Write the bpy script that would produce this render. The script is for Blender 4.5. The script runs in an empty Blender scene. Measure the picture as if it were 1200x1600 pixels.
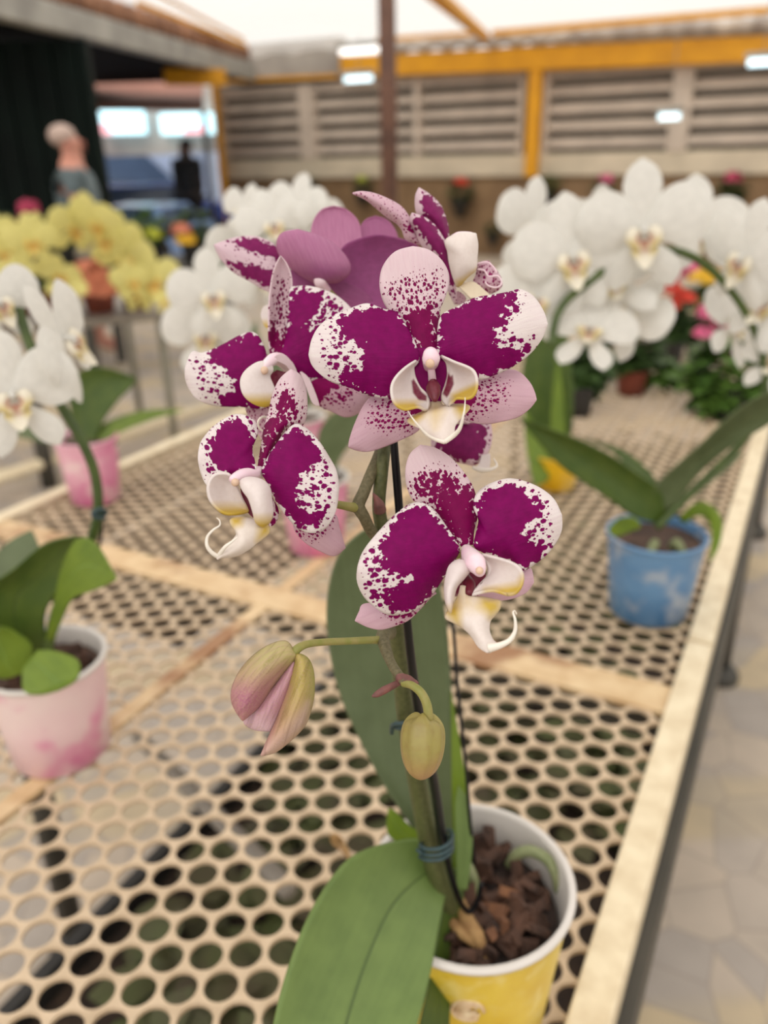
import bpy, math, random
import numpy as np
from mathutils import Vector, Matrix, Euler

# ------------------------------------------------------------------ camera
SC = bpy.context.scene
COL = SC.collection
F, PITCH, ROLL = 1265.0, math.radians(23.637), math.radians(-1.2)
CAMZ = 1.38
cP, sP, cR, sR = math.cos(PITCH), math.sin(PITCH), math.cos(ROLL), math.sin(ROLL)
RT = Vector((1, 0, 0)); FW = Vector((0, cP, -sP)); UP = Vector((0, sP, cP))
AX = RT * cR + UP * sR
AY = UP * cR - RT * sR
cam = bpy.data.cameras.new('camera')
cam.sensor_fit = 'VERTICAL'; cam.sensor_height = 36.0; cam.sensor_width = 27.0
cam.lens = F / 1600 * 36.0
cam.clip_start = 0.01; cam.clip_end = 200
cam.dof.use_dof = True; cam.dof.focus_distance = 0.258; cam.dof.aperture_fstop = 7.6
co = bpy.data.objects.new('camera', cam); COL.objects.link(co)
m = Matrix.Identity(4)
for i in range(3):
    m[i][0] = AX[i]; m[i][1] = AY[i]; m[i][2] = -FW[i]
m[2][3] = CAMZ
co.matrix_world = m
SC.camera = co
# ------------------------------------------------------------------ light
w = bpy.data.worlds.new('sky'); SC.world = w; w.use_nodes = True
nt = w.node_tree; nt.nodes.clear()
wo = nt.nodes.new('ShaderNodeOutputWorld'); bg = nt.nodes.new('ShaderNodeBackground')
tc = nt.nodes.new('ShaderNodeTexCoord'); sx = nt.nodes.new('ShaderNodeSeparateXYZ')
rp = nt.nodes.new('ShaderNodeValToRGB')
rp.color_ramp.elements[0].position = 0.45; rp.color_ramp.elements[0].color = (0.62, 0.60, 0.57, 1)
rp.color_ramp.elements[1].position = 0.75; rp.color_ramp.elements[1].color = (1.0, 0.965, 0.93, 1)
mr = nt.nodes.new('ShaderNodeMapRange'); mr.inputs[1].default_value = -1; mr.inputs[2].default_value = 1
nt.links.new(tc.outputs['Generated'], sx.inputs[0]); nt.links.new(sx.outputs['Z'], mr.inputs[0])
nt.links.new(mr.outputs[0], rp.inputs[0]); nt.links.new(rp.outputs[0], bg.inputs[0])
nt.links.new(bg.outputs[0], wo.inputs[0]); bg.inputs[1].default_value = 1.35
sun = bpy.data.lights.new('sun', 'SUN'); sun.energy = 1.1; sun.angle = math.radians(40); sun.color = (1, 0.96, 0.9)
so = bpy.data.objects.new('sun', sun); COL.objects.link(so); so.rotation_euler = (math.radians(38), math.radians(-18), 0)
SC.view_settings.view_transform = 'Standard'; SC.view_settings.look = 'None'
SC.view_settings.gamma = 1; SC.view_settings.use_curve_mapping = False
SC.view_settings.exposure = 0.08
SC.cycles.max_bounces = 8; SC.cycles.transparent_max_bounces = 16; SC.cycles.caustics_reflective = False
SC.cycles.sample_clamp_indirect = 6

# ------------------------------------------------------------------ projection helpers
CAM = Vector((0, 0, CAMZ))
def ray(px, py):
    X0, Y0 = px - 600.0, py - 800.0
    return FW + AX * (X0 / F) - AY * (Y0 / F)
def W(px, py, d):                 # point at depth d (m) along the view axis
    return CAM + ray(px, py) * d
def WZ(px, py, z):                # point on the horizontal plane z
    r = ray(px, py); return CAM + r * ((z - CAMZ) / r.z)
HD = math.radians(27.9)
UD = Vector((math.sin(HD), math.cos(HD), 0)); VD = Vector((-math.cos(HD), math.sin(HD), 0))
def B(u, v, z): return UD * u + VD * v + Vector((0, 0, z))
def WU(px, py, U):
    r = ray(px, py); return CAM + r * (U / r.dot(UD))
def WY(px, py, Y):
    r = ray(px, py); return CAM + r * (Y / r.y)

# ------------------------------------------------------------------ object helpers
ORG = {}
def link(name, me, parent=None, org=None):
    o = bpy.data.objects.new(name, me); COL.objects.link(o)
    if parent is not None:
        o.parent = parent
        wp = ORG.get(parent.name, Vector((0, 0, 0)))
        og = org if org is not None else wp
        o.location = og - wp
    else:
        og = org if org is not None else Vector((0, 0, 0))
        o.location = og
    ORG[o.name] = Vector(og)
    return o
def mesh(name, V, Fc, mat, parent=None, org=None, smooth=True):
    if org is None:
        org = ORG[parent.name] if parent is not None else Vector((0, 0, 0))
    me = bpy.data.meshes.new(name)
    me.from_pydata([tuple(Vector(v) - org) for v in V], [], Fc)
    if smooth: me.polygons.foreach_set('use_smooth', [True] * len(me.polygons))
    me.update()
    if mat: me.materials.append(mat)
    return link(name, me, parent, org)
def thing(name, label, cat, org, group=None):
    o = bpy.data.objects.new(name, None); COL.objects.link(o); o.location = org
    o.empty_display_size = 0.02
    ORG[o.name] = Vector(org); tag(o, label, cat, group); return o
def tag(o, label, cat, group=None):
    o['label'] = label; o['category'] = cat
    if group: o['group'] = group
    return o
def struct(o, label=None):
    o['kind'] = 'structure'
    if label: o['label'] = label
    return o
class MB:
    def __init__(s): s.V = []; s.F = []
    def add(s, V, Fc):
        n = len(s.V); s.V += [Vector(v) for v in V]; s.F += [tuple(i + n for i in f) for f in Fc]; return s
    def hexa(s, p):        # 8 corners: bottom 4 ccw, top 4
        return s.add(p, [(3, 2, 1, 0), (4, 5, 6, 7), (0, 1, 5, 4), (1, 2, 6, 5), (2, 3, 7, 6), (3, 0, 4, 7)])
    def box(s, c, ax, ay, az):   # centre and half axes
        c = Vector(c)
        return s.hexa([c - ax - ay - az, c + ax - ay - az, c + ax + ay - az, c - ax + ay - az,
                       c - ax - ay + az, c + ax - ay + az, c + ax + ay + az, c - ax + ay + az])
    def ubox(s, u0, u1, v0, v1, z0, z1):
        return s.hexa([B(u0, v0, z0), B(u1, v0, z0), B(u1, v1, z0), B(u0, v1, z0),
                       B(u0, v0, z1), B(u1, v0, z1), B(u1, v1, z1), B(u0, v1, z1)])
    def wbox(s, x0, x1, y0, y1, z0, z1):
        return s.hexa([(x0, y0, z0), (x1, y0, z0), (x1, y1, z0), (x0, y1, z0), (x0, y0, z1), (x1, y0, z1), (x1, y1, z1), (x0, y1, z1)])
    def beam(s, a, b, w, h):
        a, b = Vector(a), Vector(b); d = (b - a)
        side = d.cross(Vector((0, 0, 1)));
        side = side.normalized() if side.length > 1e-6 else Vector((1, 0, 0))
        up = side.cross(d).normalized()
        return s.box((a + b) / 2, d / 2, side * w / 2, up * h / 2)
    def tube(s, pts, rad, n=14, cap=True, smooth_path=True, seg=6):
        P = [Vector(p) for p in pts]
        if not hasattr(rad, '__len__'): rad = [rad] * len(P)
        if smooth_path and len(P) > 2:
            P, rad = cr_path(P, list(rad), seg)
        base = len(s.V); N = len(P); up = None
        for i, p in enumerate(P):
            t = (P[min(i + 1, N - 1)] - P[max(i - 1, 0)]).normalized()
            if up is None:
                up = t.orthogonal().normalized()
            else:
                up = (up - t * up.dot(t)).normalized()
            bi = t.cross(up)
            for k in range(n):
                a = 2 * math.pi * k / n
                s.V.append(p + (up * math.cos(a) + bi * math.sin(a)) * rad[i])
        for i in range(N - 1):
            for k in range(n):
                a = base + i * n + k; b = base + i * n + (k + 1) % n
                s.F.append((a, b, b + n, a + n))
        if cap:
            s.F.append(tuple(base + k for k in range(n))[::-1]); s.F.append(tuple(base + (N - 1) * n + k for k in range(n)))
        return s
    def lathe(s, c, prof, n=48, axis=Vector((0, 0, 1)), sx=1, sy=1):
        c = Vector(c); axis = Vector(axis).normalized(); e1 = axis.orthogonal().normalized() if abs(axis.z) < .999 else Vector((1, 0, 0)); e2 = axis.cross(e1)
        base = len(s.V)
        for r, z in prof:
            for k in range(n):
                a = 2 * math.pi * k / n
                s.V.append(c + axis * z + e1 * math.cos(a) * r * sx + e2 * math.sin(a) * r * sy)
        for i in range(len(prof) - 1):
            for k in range(n):
                a = base + i * n + k; b = base + i * n + (k + 1) % n
                s.F.append((a, b, b + n, a + n))
        return s
    def ball(s, c, r, ax=None, n=14, m=9):
        c = Vector(c); X, Y, Z = ax if ax else (Vector((r, 0, 0)), Vector((0, r, 0)), Vector((0, 0, r)))
        base = len(s.V)
        for i in range(m + 1):
            ph = math.pi * i / m
            for k in range(n):
                a = 2 * math.pi * k / n
                s.V.append(c + X * math.sin(ph) * math.cos(a) + Y * math.sin(ph) * math.sin(a) + Z * math.cos(ph))
        for i in range(m):
            for k in range(n):
                a = base + i * n + k; b = base + i * n + (k + 1) % n
                s.F.append((a, a + n, b + n, b))
        return s
    def build(s, name, mat, parent=None, org=None, smooth=False, bevel=0):
        o = mesh(name, s.V, s.F, mat, parent, org, smooth)
        if bevel:
            b = o.modifiers.new('bevel', 'BEVEL'); b.width = bevel; b.segments = 2; b.limit_method = 'ANGLE'
        return o
def cr_path(P, R, seg):
    out = []; ro = []
    for i in range(len(P) - 1):
        p0 = P[max(i - 1, 0)]; p1 = P[i]; p2 = P[i + 1]; p3 = P[min(i + 2, len(P) - 1)]
        for k in range(seg):
            t = k / seg
            out.append(0.5 * ((2 * p1) + (p2 - p0) * t + (2 * p0 - 5 * p1 + 4 * p2 - p3) * t * t + (3 * p1 - p0 - 3 * p2 + p3) * t ** 3))
            ro.append(R[i] * (1 - t) + R[i + 1] * t)
    out.append(P[-1]); ro.append(R[-1]); return out, ro

# ------------------------------------------------------------------ materials
def srgb(r, g, b):
    f = lambda c: (c / 255 / 12.92) if c / 255 <= 0.04045 else ((c / 255 + 0.055) / 1.055) ** 2.4
    return (f(r), f(g), f(b), 1)
class NT:
    def __init__(s, name):
        s.m = bpy.data.materials.new(name); s.m.use_nodes = True; s.t = s.m.node_tree
        s.b = s.t.nodes['Principled BSDF']; s.o = s.t.nodes['Material Output']
    def n(s, typ, **k):
        x = s.t.nodes.new('ShaderNode' + typ)
        for a, b in k.items(): setattr(x, a, b)
        return x
    def l(s, a, b): s.t.links.new(a, b)
    def val(s, x, i, v): x.inputs[i].default_value = v
    def mix(s, fac, a, b, blend='MIX'):
        x = s.n('MixRGB', blend_type=blend)
        for i, v in ((0, fac), (1, a), (2, b)):
            if isinstance(v, (tuple, float, int)): x.inputs[i].default_value = v
            else: s.l(v, x.inputs[i])
        return x.outputs[0]
    def math(s, op, a, b=0.0, c=None):
        x = s.n('Math', operation=op)
        for i, v in ((0, a), (1, b)) + (((2, c),) if c is not None else ()):
            if isinstance(v, (float, int)): x.inputs[i].default_value = v
            else: s.l(v, x.inputs[i])
        return x.outputs[0]
    def rng(s, v, a, b, c=0.0, d=1.0):
        x = s.n('MapRange'); x.clamp = True
        s.l(v, x.inputs[0])
        for i, k in enumerate((a, b, c, d)): x.inputs[i + 1].default_value = k
        return x.outputs[0]
    def noise(s, scale, detail=3, vec=None, rough=0.5):
        x = s.n('TexNoise'); x.inputs['Scale'].default_value = scale; x.inputs['Detail'].default_value = detail
        x.inputs['Roughness'].default_value = rough
        if vec is None: vec = s.n('TexCoord').outputs['Object']
        s.l(vec, x.inputs['Vector']); return x.outputs[0]
    def bump(s, h, strength=0.3, dist=0.001):
        x = s.n('Bump'); x.inputs['Strength'].default_value = strength; x.inputs['Distance'].default_value = dist
        s.l(h, x.inputs['Height']); s.l(x.outputs[0], s.b.inputs['Normal']); return x
def mat(name, col, rough=0.6, metal=0.0, var=0.12, scale=20, bump=0.0, bscale=60, col2=None, spec=0.5):
    k = NT(name)
    c2 = col2 if col2 else tuple(max(0, c * (1 - var * 2)) for c in col[:3]) + (1,)
    n = k.noise(scale, 4)
    k.l(k.mix(k.rng(n, 0.3, 0.7), col, c2), k.b.inputs['Base Color'])
    k.val(k.b, 'Roughness', rough); k.val(k.b, 'Metallic', metal); k.val(k.b, 'Specular IOR Level', spec)
    if bump: k.bump(k.noise(bscale, 4), bump, 0.003)
    return k.m
def emis(name, col, st):
    k = NT(name); k.val(k.b, 'Base Color', col); k.val(k.b, 'Emission Color', col); k.val(k.b, 'Emission Strength', st)
    return k.m
def petal_mat(name, light, dark, spots=True, trans=0.28, sc=0.50, rough=0.5, vein=None, attr='dens', specks=True):
    k = NT(name)
    at = k.n('Attribute', attribute_name='pu'); D = k.n('Attribute', attribute_name=attr).outputs['Fac']
    vec = at.outputs['Vector']
    n1 = k.noise(0.35, 3, vec)
    if spots:
        D = k.math('ADD', D, k.rng(n1, 0.3, 0.7, -0.13, 0.13))
        mp = k.n('Mapping'); k.l(vec, mp.inputs[0]); mp.inputs['Scale'].default_value = (sc * 0.72, sc, 0.0)
        nw = k.n('TexNoise'); nw.inputs['Scale'].default_value = 1.3; k.l(vec, nw.inputs['Vector'])
        av = k.n('VectorMath', operation='MULTIPLY_ADD'); k.l(nw.outputs['Color'], av.inputs[0]); av.inputs[1].default_value = (0.22, 0.22, 0); k.l(mp.outputs[0], av.inputs[2])
        v1 = k.n('TexVoronoi', voronoi_dimensions='2D'); k.l(av.outputs[0], v1.inputs['Vector']); v1.inputs['Scale'].default_value = 1.0
        v2 = k.n('TexVoronoi', voronoi_dimensions='2D'); k.l(av.outputs[0], v2.inputs['Vector']); v2.inputs['Scale'].default_value = 1.9
        thr = k.math('ADD', k.math('MULTIPLY', D, 0.62), k.math('MULTIPLY', k.math('MAXIMUM', k.math('SUBTRACT', D, 0.6), 0.0), 2.6))
        if specks: thr = k.math('SUBTRACT', thr, k.rng(k.noise(0.62, 2, vec), 0.665, 0.72, 0.0, 1.0))
        r1 = k.n('SeparateXYZ'); k.l(v1.outputs['Color'], r1.inputs[0]); r2 = k.n('SeparateXYZ'); k.l(v2.outputs['Color'], r2.inputs[0])
        a = k.math('SUBTRACT', k.math('MULTIPLY', thr, k.rng(r1.outputs['X'], 0, 1, 0.75, 1.3)), v1.outputs['Distance'])
        b = k.math('SUBTRACT', k.math('SUBTRACT', k.math('MULTIPLY', thr, k.rng(r2.outputs['X'], 0, 1, 0.2, 1.1)), 0.04), v2.outputs['Distance'])
        mask = k.rng(k.math('MAXIMUM', a, b), 0.0, 0.07)
    else:
        mask = k.rng(D, 0.0, 1.0)
    dk = k.mix(k.rng(n1, 0.3, 0.7), dark, tuple(c * 0.78 for c in dark[:3]) + (1,))
    lt = light
    # fine lengthwise veining
    mp2 = k.n('Mapping'); k.l(vec, mp2.inputs[0]); mp2.inputs['Scale'].default_value = (0.12, 1.1, 0)
    nv = k.noise(1.0, 3, mp2.outputs[0])
    lt = k.mix(k.rng(nv, 0.35, 0.75, 0.0, 0.5), light, vein if vein else tuple(c * 0.85 for c in light[:3]) + (1,))
    colr = k.mix(mask, lt, dk)
    k.l(colr, k.b.inputs['Base Color']); k.val(k.b, 'Roughness', rough); k.val(k.b, 'Specular IOR Level', 0.12)
    k.val(k.b, 'Sheen Weight', 0.0); k.val(k.b, 'Sheen Roughness', 0.4)
    bn = k.math('ADD', nv, k.math('MULTIPLY', k.noise(2.6, 2, vec), 0.35))
    k.bump(bn, 0.35, 0.0006)
    tr = k.n('BsdfTranslucent'); k.l(colr, tr.inputs[0]); ms = k.n('MixShader'); ms.inputs[0].default_value = trans
    k.l(k.b.outputs[0], ms.inputs[1]); k.l(tr.outputs[0], ms.inputs[2]); k.l(ms.outputs[0], k.o.inputs[0])
    return k.m
def col_mat(name, rough=0.4, trans=0.2):
    k = NT(name); c = k.n('Attribute', attribute_name='Col').outputs['Color']
    vec = k.n('Attribute', attribute_name='pu').outputs['Vector']
    c = k.mix(k.rng(k.noise(0.8, 3, vec), 0.4, 0.8, 0, 0.12), c, (0.5, 0.35, 0.3, 1))
    k.l(c, k.b.inputs['Base Color']); k.val(k.b, 'Roughness', rough); k.val(k.b, 'Specular IOR Level', 0.35)
    tr = k.n('BsdfTranslucent'); k.l(c, tr.inputs[0]); ms = k.n('MixShader'); ms.inputs[0].default_value = trans
    k.l(k.b.outputs[0], ms.inputs[1]); k.l(tr.outputs[0], ms.inputs[2]); k.l(ms.outputs[0], k.o.inputs[0])
    return k.m
def bud_mat(name):
    k = NT(name); c = k.n('Attribute', attribute_name='Col').outputs['Color']
    vec = k.n('Attribute', attribute_name='pu').outputs['Vector']
    mp = k.n('Mapping'); k.l(vec, mp.inputs[0]); mp.inputs['Scale'].default_value = (0.07, 0.75, 0)
    v = k.noise(1.0, 2, mp.outputs[0]); n = k.noise(1.6, 3, vec)
    hs = k.n('HueSaturation'); k.l(c, hs.inputs['Color']); hs.inputs['Value'].default_value = 0.62; hs.inputs['Saturation'].default_value = 1.1
    c = k.mix(k.rng(v, .5, .62, 0, .6), c, hs.outputs[0]); c = k.mix(k.rng(n, .45, .7, 0, .45), c, (.45, .30, .20, 1))
    k.l(c, k.b.inputs['Base Color']); k.val(k.b, 'Roughness', .45); k.val(k.b, 'Specular IOR Level', .3)
    k.bump(k.math('ADD', v, k.math('MULTIPLY', n, .4)), .5, .0006); return k.m
def leaf_mat(name, c1, c2, rib, rough=0.42, trans=0.12):
    k = NT(name); vec = k.n('Attribute', attribute_name='pu').outputs['Vector']
    tt = k.n('Attribute', attribute_name='tt').outputs['Fac']
    n = k.noise(0.05, 4, vec)
    mp = k.n('Mapping'); k.l(vec, mp.inputs[0]); mp.inputs['Scale'].default_value = (0.01, 0.25, 0)
    ns = k.noise(1.0, 2, mp.outputs[0])
    c = k.mix(k.rng(n, 0.35, 0.65), c1, c2)
    c = k.mix(k.rng(ns, 0.35, 0.7, 0, 0.25), c, tuple(x * 1.25 for x in c1[:3]) + (1,))
    d = k.math('ABSOLUTE', k.math('SUBTRACT', tt, 0.5))
    c = k.mix(k.rng(d, 0.0, 0.018, 0.75, 0.0), c, rib)
    k.l(c, k.b.inputs['Base Color']); k.val(k.b, 'Roughness', rough); k.val(k.b, 'Specular IOR Level', 0.4)
    h = k.math('ADD', k.rng(d, 0.0, 0.03, 0, 1), k.math('MULTIPLY', k.noise(1.2, 3, vec), 0.25))
    k.bump(h, 0.35, 0.001)
    tr = k.n('BsdfTranslucent'); k.l(c, tr.inputs[0]); ms = k.n('MixShader'); ms.inputs[0].default_value = trans
    k.l(k.b.outputs[0], ms.inputs[1]); k.l(tr.outputs[0], ms.inputs[2]); k.l(ms.outputs[0], k.o.inputs[0])
    return k.m
M = {}
WHITE = (0.86, 0.80, 0.79, 1)
MAG = (0.245, 0.0004, 0.118, 1)
M['petal'] = petal_mat('spotted_petal', WHITE, MAG, vein=(0.74, 0.60, 0.65, 1))
M['sepal'] = petal_mat('spotted_sepal', (0.78, 0.63, 0.67, 1), (0.235, 0.001, 0.085, 1), sc=0.72, vein=(0.70, 0.50, 0.58, 1))
M['sepal_pink'] = petal_mat('pale_pink_sepal', (0.72, 0.50, 0.58, 1), (0.30, 0.003, 0.115, 1), sc=0.78, vein=(0.62, 0.38, 0.48, 1), specks=False)
M['petal_far'] = petal_mat('soft_spotted_petal', (0.78, 0.62, 0.68, 1), (0.28, 0.02, 0.14, 1), vein=(0.7, 0.5, 0.6, 1), trans=0.35)
M['back'] = petal_mat('petal_reverse', (0.62, 0.29, 0.46, 1), (0.36, 0.075, 0.25, 1), spots=False, trans=0.35, vein=(0.47, 0.17, 0.32, 1))
M['lobe'] = col_mat('lip_tissue')
M['bud'] = bud_mat('bud_skin')
M['leaf'] = leaf_mat('orchid_leaf', srgb(110, 132, 70), srgb(98, 120, 62), srgb(50, 70, 35))
M['leaf_dark'] = leaf_mat('orchid_leaf_deep', srgb(76, 94, 32), srgb(62, 84, 26), srgb(40, 60, 20))
M['leaf_back'] = leaf_mat('orchid_leaf_grey_green', srgb(96, 108, 74), srgb(86, 98, 64), srgb(96, 108, 74), rough=.5)
M['leaf_bright'] = leaf_mat('orchid_leaf_bright', srgb(108, 130, 34), srgb(90, 114, 28), srgb(120, 150, 70))
M['stem'] = mat('flower_stem', srgb(96, 98, 58), 0.55, scale=500, col2=srgb(70, 76, 38), bump=0.2, bscale=1200)
M['stem2'] = mat('green_stem', srgb(74, 92, 36), 0.5, scale=60, col2=srgb(52, 70, 24))
M['stem_g'] = mat('olive_stem', srgb(112, 104, 76), 0.65, scale=900, col2=srgb(84, 78, 50), bump=0.2, bscale=1500)
M['pedicel'] = mat('pedicel', srgb(150, 138, 82), 0.5, scale=300, col2=srgb(128, 130, 60))
M['bract'] = mat('bract', srgb(128, 80, 74), 0.6, scale=300, col2=srgb(92, 58, 56))
M['stake'] = mat('black_stake', srgb(14, 13, 17), 0.35, scale=100, spec=.25)
M['wire'] = mat('grey_wire', srgb(96, 94, 92), 0.35, 0.5)
M['tie'] = mat('teal_tie', srgb(48, 74, 78), 0.5, scale=300, col2=srgb(34, 56, 60))
M['column'] = mat('flower_column', (0.80, 0.56, 0.66, 1), 0.4, scale=200, col2=(0.80, 0.66, 0.70, 1))
M['anther'] = mat('anther_cap', (0.74, 0.52, 0.38, 1), 0.45, scale=300)
M['tendril'] = mat('white_tendril', (0.80, 0.74, 0.66, 1), 0.4, scale=200, var=.03)
M['callus'] = mat('callus', (0.13, 0.004, 0.02, 1), 0.4, scale=600)
M['rust'] = None
# ------------------------------------------------------------------ patches traced in the photograph's frame and given depth
def spl(pts, n):
    P = [np.array(p, float) for p in pts]
    out = []
    for i in range(len(P) - 1):
        p0 = P[max(i - 1, 0)]; p1 = P[i]; p2 = P[i + 1]; p3 = P[min(i + 2, len(P) - 1)]
        for k in range(10):
            t = k / 10
            out.append(0.5 * ((2 * p1) + (p2 - p0) * t + (2 * p0 - 5 * p1 + 4 * p2 - p3) * t * t + (3 * p1 - p0 - 3 * p2 + p3) * t ** 3))
    out.append(P[-1]); out = np.array(out)
    d = np.r_[0, np.cumsum(np.hypot(*(np.diff(out, axis=0).T)))]
    s = np.linspace(0, d[-1], n)
    return np.stack([np.interp(s, d, out[:, 0]), np.interp(s, d, out[:, 1])], 1)
def sdist(P, poly):
    poly = np.array(poly, float); x, y = P[:, 0], P[:, 1]
    ins = np.zeros(len(P), bool); dm = np.full(len(P), 1e9)
    for i in range(len(poly)):
        a = poly[i]; b = poly[(i + 1) % len(poly)]
        c = ((a[1] > y) != (b[1] > y))
        with np.errstate(divide='ignore', invalid='ignore'):
            xi = (b[0] - a[0]) * (y - a[1]) / (b[1] - a[1] + 1e-12) + a[0]
        ins ^= (c & (x < xi))
        ab = b - a; t = np.clip(((x - a[0]) * ab[0] + (y - a[1]) * ab[1]) / (ab @ ab + 1e-9), 0, 1)
        dm = np.minimum(dm, np.hypot(x - a[0] - t * ab[0], y - a[1] - t * ab[1]))
    return np.where(ins, dm, -dm)
SEED = [0]
def patch(name, T, L, R, db, dt, matl, parent, dl=0, dr=0, cup=0.0, cores=None, fall=55, base=0.0, nu=44, nv=34,
          thick=0.0005, rip=0.0, ripn=3, cols=None, label=None, smooth_pow=1.0, top=1.0, dcurve=0.0, org=None):
    sc, ox, oy = T
    Ls, Rs = spl(L, nu), spl(R, nu)
    SEED[0] += 1; rnd = random.Random(SEED[0] * 7)
    t = np.linspace(0, 1, nv); s = np.linspace(0, 1, nu)
    C = Ls[:, None, :] * (1 - t)[None, :, None] + Rs[:, None, :] * t[None, :, None]
    sg, tg = np.meshgrid(s, t, indexing='ij')
    e = np.abs(2 * tg - 1)
    env = np.clip(np.sin(np.pi * np.clip(sg, 0, 1)), 0, 1) ** 0.7
    wmid = 1 - e ** 2
    ph = rnd.uniform(0, 6)
    d = db + (dt - db) * sg ** smooth_pow + (dl * (1 - tg) + dr * tg) * env + cup * wmid * env + dcurve * np.sin(np.pi * sg)
    d = d + rip * np.sin(ripn * 2 * np.pi * sg + ph + tg * 2.5) * e ** 3 * env
    P2 = C.reshape(-1, 2); px = ox + P2[:, 0] / sc; py = oy + P2[:, 1] / sc; dd = d.reshape(-1)
    V = [W(px[i], py[i], dd[i]) for i in range(len(px))]
    Fc = [(i * nv + j, i * nv + j + 1, (i + 1) * nv + j + 1, (i + 1) * nv + j) for i in range(nu - 1) for j in range(nv - 1)]
    o = mesh(name, V, Fc, matl, parent, org)
    me = o.data
    # measured petal coordinates in mm
    mm = db / F / sc * 1000
    bp = (Ls[0] + Rs[0]) / 2; tp = (Ls[-1] + Rs[-1]) / 2; ax = (tp - bp) / (np.linalg.norm(tp - bp) + 1e-9)
    q = P2 - bp; al = q @ ax * mm; ac = (q[:, 0] * -ax[1] + q[:, 1] * ax[0]) * mm
    # let rows fan out from the base so spots run along the veins
    pu = np.stack([al + SEED[0] * 37.3, ac + SEED[0] * 11.7, np.zeros(len(al))], 1)
    a = me.attributes.new('pu', 'FLOAT_VECTOR', 'POINT'); a.data.foreach_set('vector', pu.astype(np.float32).ravel())
    a = me.attributes.new('tt', 'FLOAT', 'POINT'); a.data.foreach_set('value', tg.reshape(-1).astype(np.float32))
    den = np.full(len(P2), base, float)
    if cores:
        for c in cores:
            poly, f, lvl = (c, fall, 1.0) if not isinstance(c, tuple) else c
            sd = sdist(P2, poly)
            den = np.maximum(den, np.clip(0.66 * lvl + sd / (f * (1.8 if lvl == 1.0 else 1.2)), 0, top * lvl * 1.25))
    a = me.attributes.new('dens', 'FLOAT', 'POINT'); a.data.foreach_set('value', den.astype(np.float32))
    if cols:
        base_c = np.array(cols[0][:3]); cc = np.tile(base_c, (len(P2), 1))
        for (kind, par, c, f) in cols[1:]:
            if kind == 'poly': wgt = np.clip(0.5 + sdist(P2, par) / f, 0, 1)
            elif kind == 's': wgt = np.clip((sg.reshape(-1) - par) / f, 0, 1)
            elif kind == 'e': wgt = np.clip((e.reshape(-1) - par) / f, 0, 1)
            elif kind == 't': wgt = np.clip((tg.reshape(-1) - par) / f, 0, 1)
            elif kind == 'y': wgt = np.clip((P2[:, 1] - par) / f, 0, 1)
            elif kind == 'stripe': wgt = np.clip(np.sin(tg.reshape(-1) * par * 6.283 + 2.0 * np.sin(sg.reshape(-1) * 3)) * 2 - 1.1, 0, 1) * f
            wgt = wgt[:, None]; cc = cc * (1 - wgt) + np.array(c[:3]) * wgt
        a = me.attributes.new('Col', 'FLOAT_COLOR', 'POINT'); a.data.foreach_set('color', np.c_[cc, np.ones(len(cc))].astype(np.float32).ravel())
    if thick:
        so_ = o.modifiers.new('solid', 'SOLIDIFY'); so_.thickness = thick; so_.offset = 0
    if label: o['label'] = label
    return o
def ptube(name, T, pts, matl, parent, n=14, label=None, seg=6):   # pts: (x, y, depth, radius in traced units)
    sc, ox, oy = T; mb = MB()
    P = [W(ox + p[0] / sc, oy + p[1] / sc, p[2]) for p in pts]; R = [p[3] / sc * p[2] / F for p in pts]
    o = mb.tube(P, R, n, seg=seg).build(name, matl, parent, smooth=True)
    if label: o['label'] = label
    return o
def flower(plant, T, cx, cy, d, col_pts, label, tan=None, name='flower'):
    """the flower's column is its root mesh; tepals and lip hang on it"""
    o = ptube(name, T, col_pts, M['column'], plant, n=18)
    o['label'] = label
    if tan:
        sc, ox, oy = T; c = W(ox + tan[0] / sc, oy + tan[1] / sc, tan[2]); r = tan[3] / sc * tan[2] / F
        MB().ball(c, r).build('anther_cap', M['anther'], o, smooth=True)
    return o
# ------------------------------------------------------------------ setting
def paving():
    k = NT('paving'); tcn = k.n('TexCoord').outputs['Object']
    n = k.noise(1.3, 5, tcn); n2 = k.noise(9, 4, tcn)
    wv = k.n('TexVoronoi', voronoi_dimensions='2D', feature='DISTANCE_TO_EDGE'); k.l(tcn, wv.inputs['Vector']); wv.inputs['Scale'].default_value = 9
    vc = k.n('TexVoronoi', voronoi_dimensions='2D'); k.l(tcn, vc.inputs['Vector']); vc.inputs['Scale'].default_value = 9
    c = k.mix(k.rng(n, 0.3, 0.7), srgb(196, 180, 162), srgb(174, 160, 144))
    wav = k.n('TexWave', wave_type='RINGS'); wav.inputs['Scale'].default_value = 0.55; wav.inputs['Distortion'].default_value = 2.5; wav.inputs['Detail'].default_value = 1
    k.l(tcn, wav.inputs['Vector'])
    c = k.mix(k.rng(wav.outputs['Fac'], 0.62, 0.8, 0, 0.7), c, srgb(196, 176, 138))
    sp = k.n('SeparateXYZ'); k.l(vc.outputs['Color'], sp.inputs[0])
    c = k.mix(k.rng(sp.outputs['X'], 0.45, 0.75, 0, 0.6), c, srgb(156, 150, 146))
    c = k.mix(k.rng(n2, 0.35, 0.75, 0, 0.35), c, srgb(134, 126, 118))
    c = k.mix(k.rng(wv.outputs['Distance'], 0.0, 0.04, 0.6, 0), c, srgb(140, 128, 116))
    k.l(c, k.b.inputs['Base Color']); k.val(k.b, 'Roughness', 0.7); k.bump(n2, 0.2, 0.004)
    return k.m
M['paving'] = paving()
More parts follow.
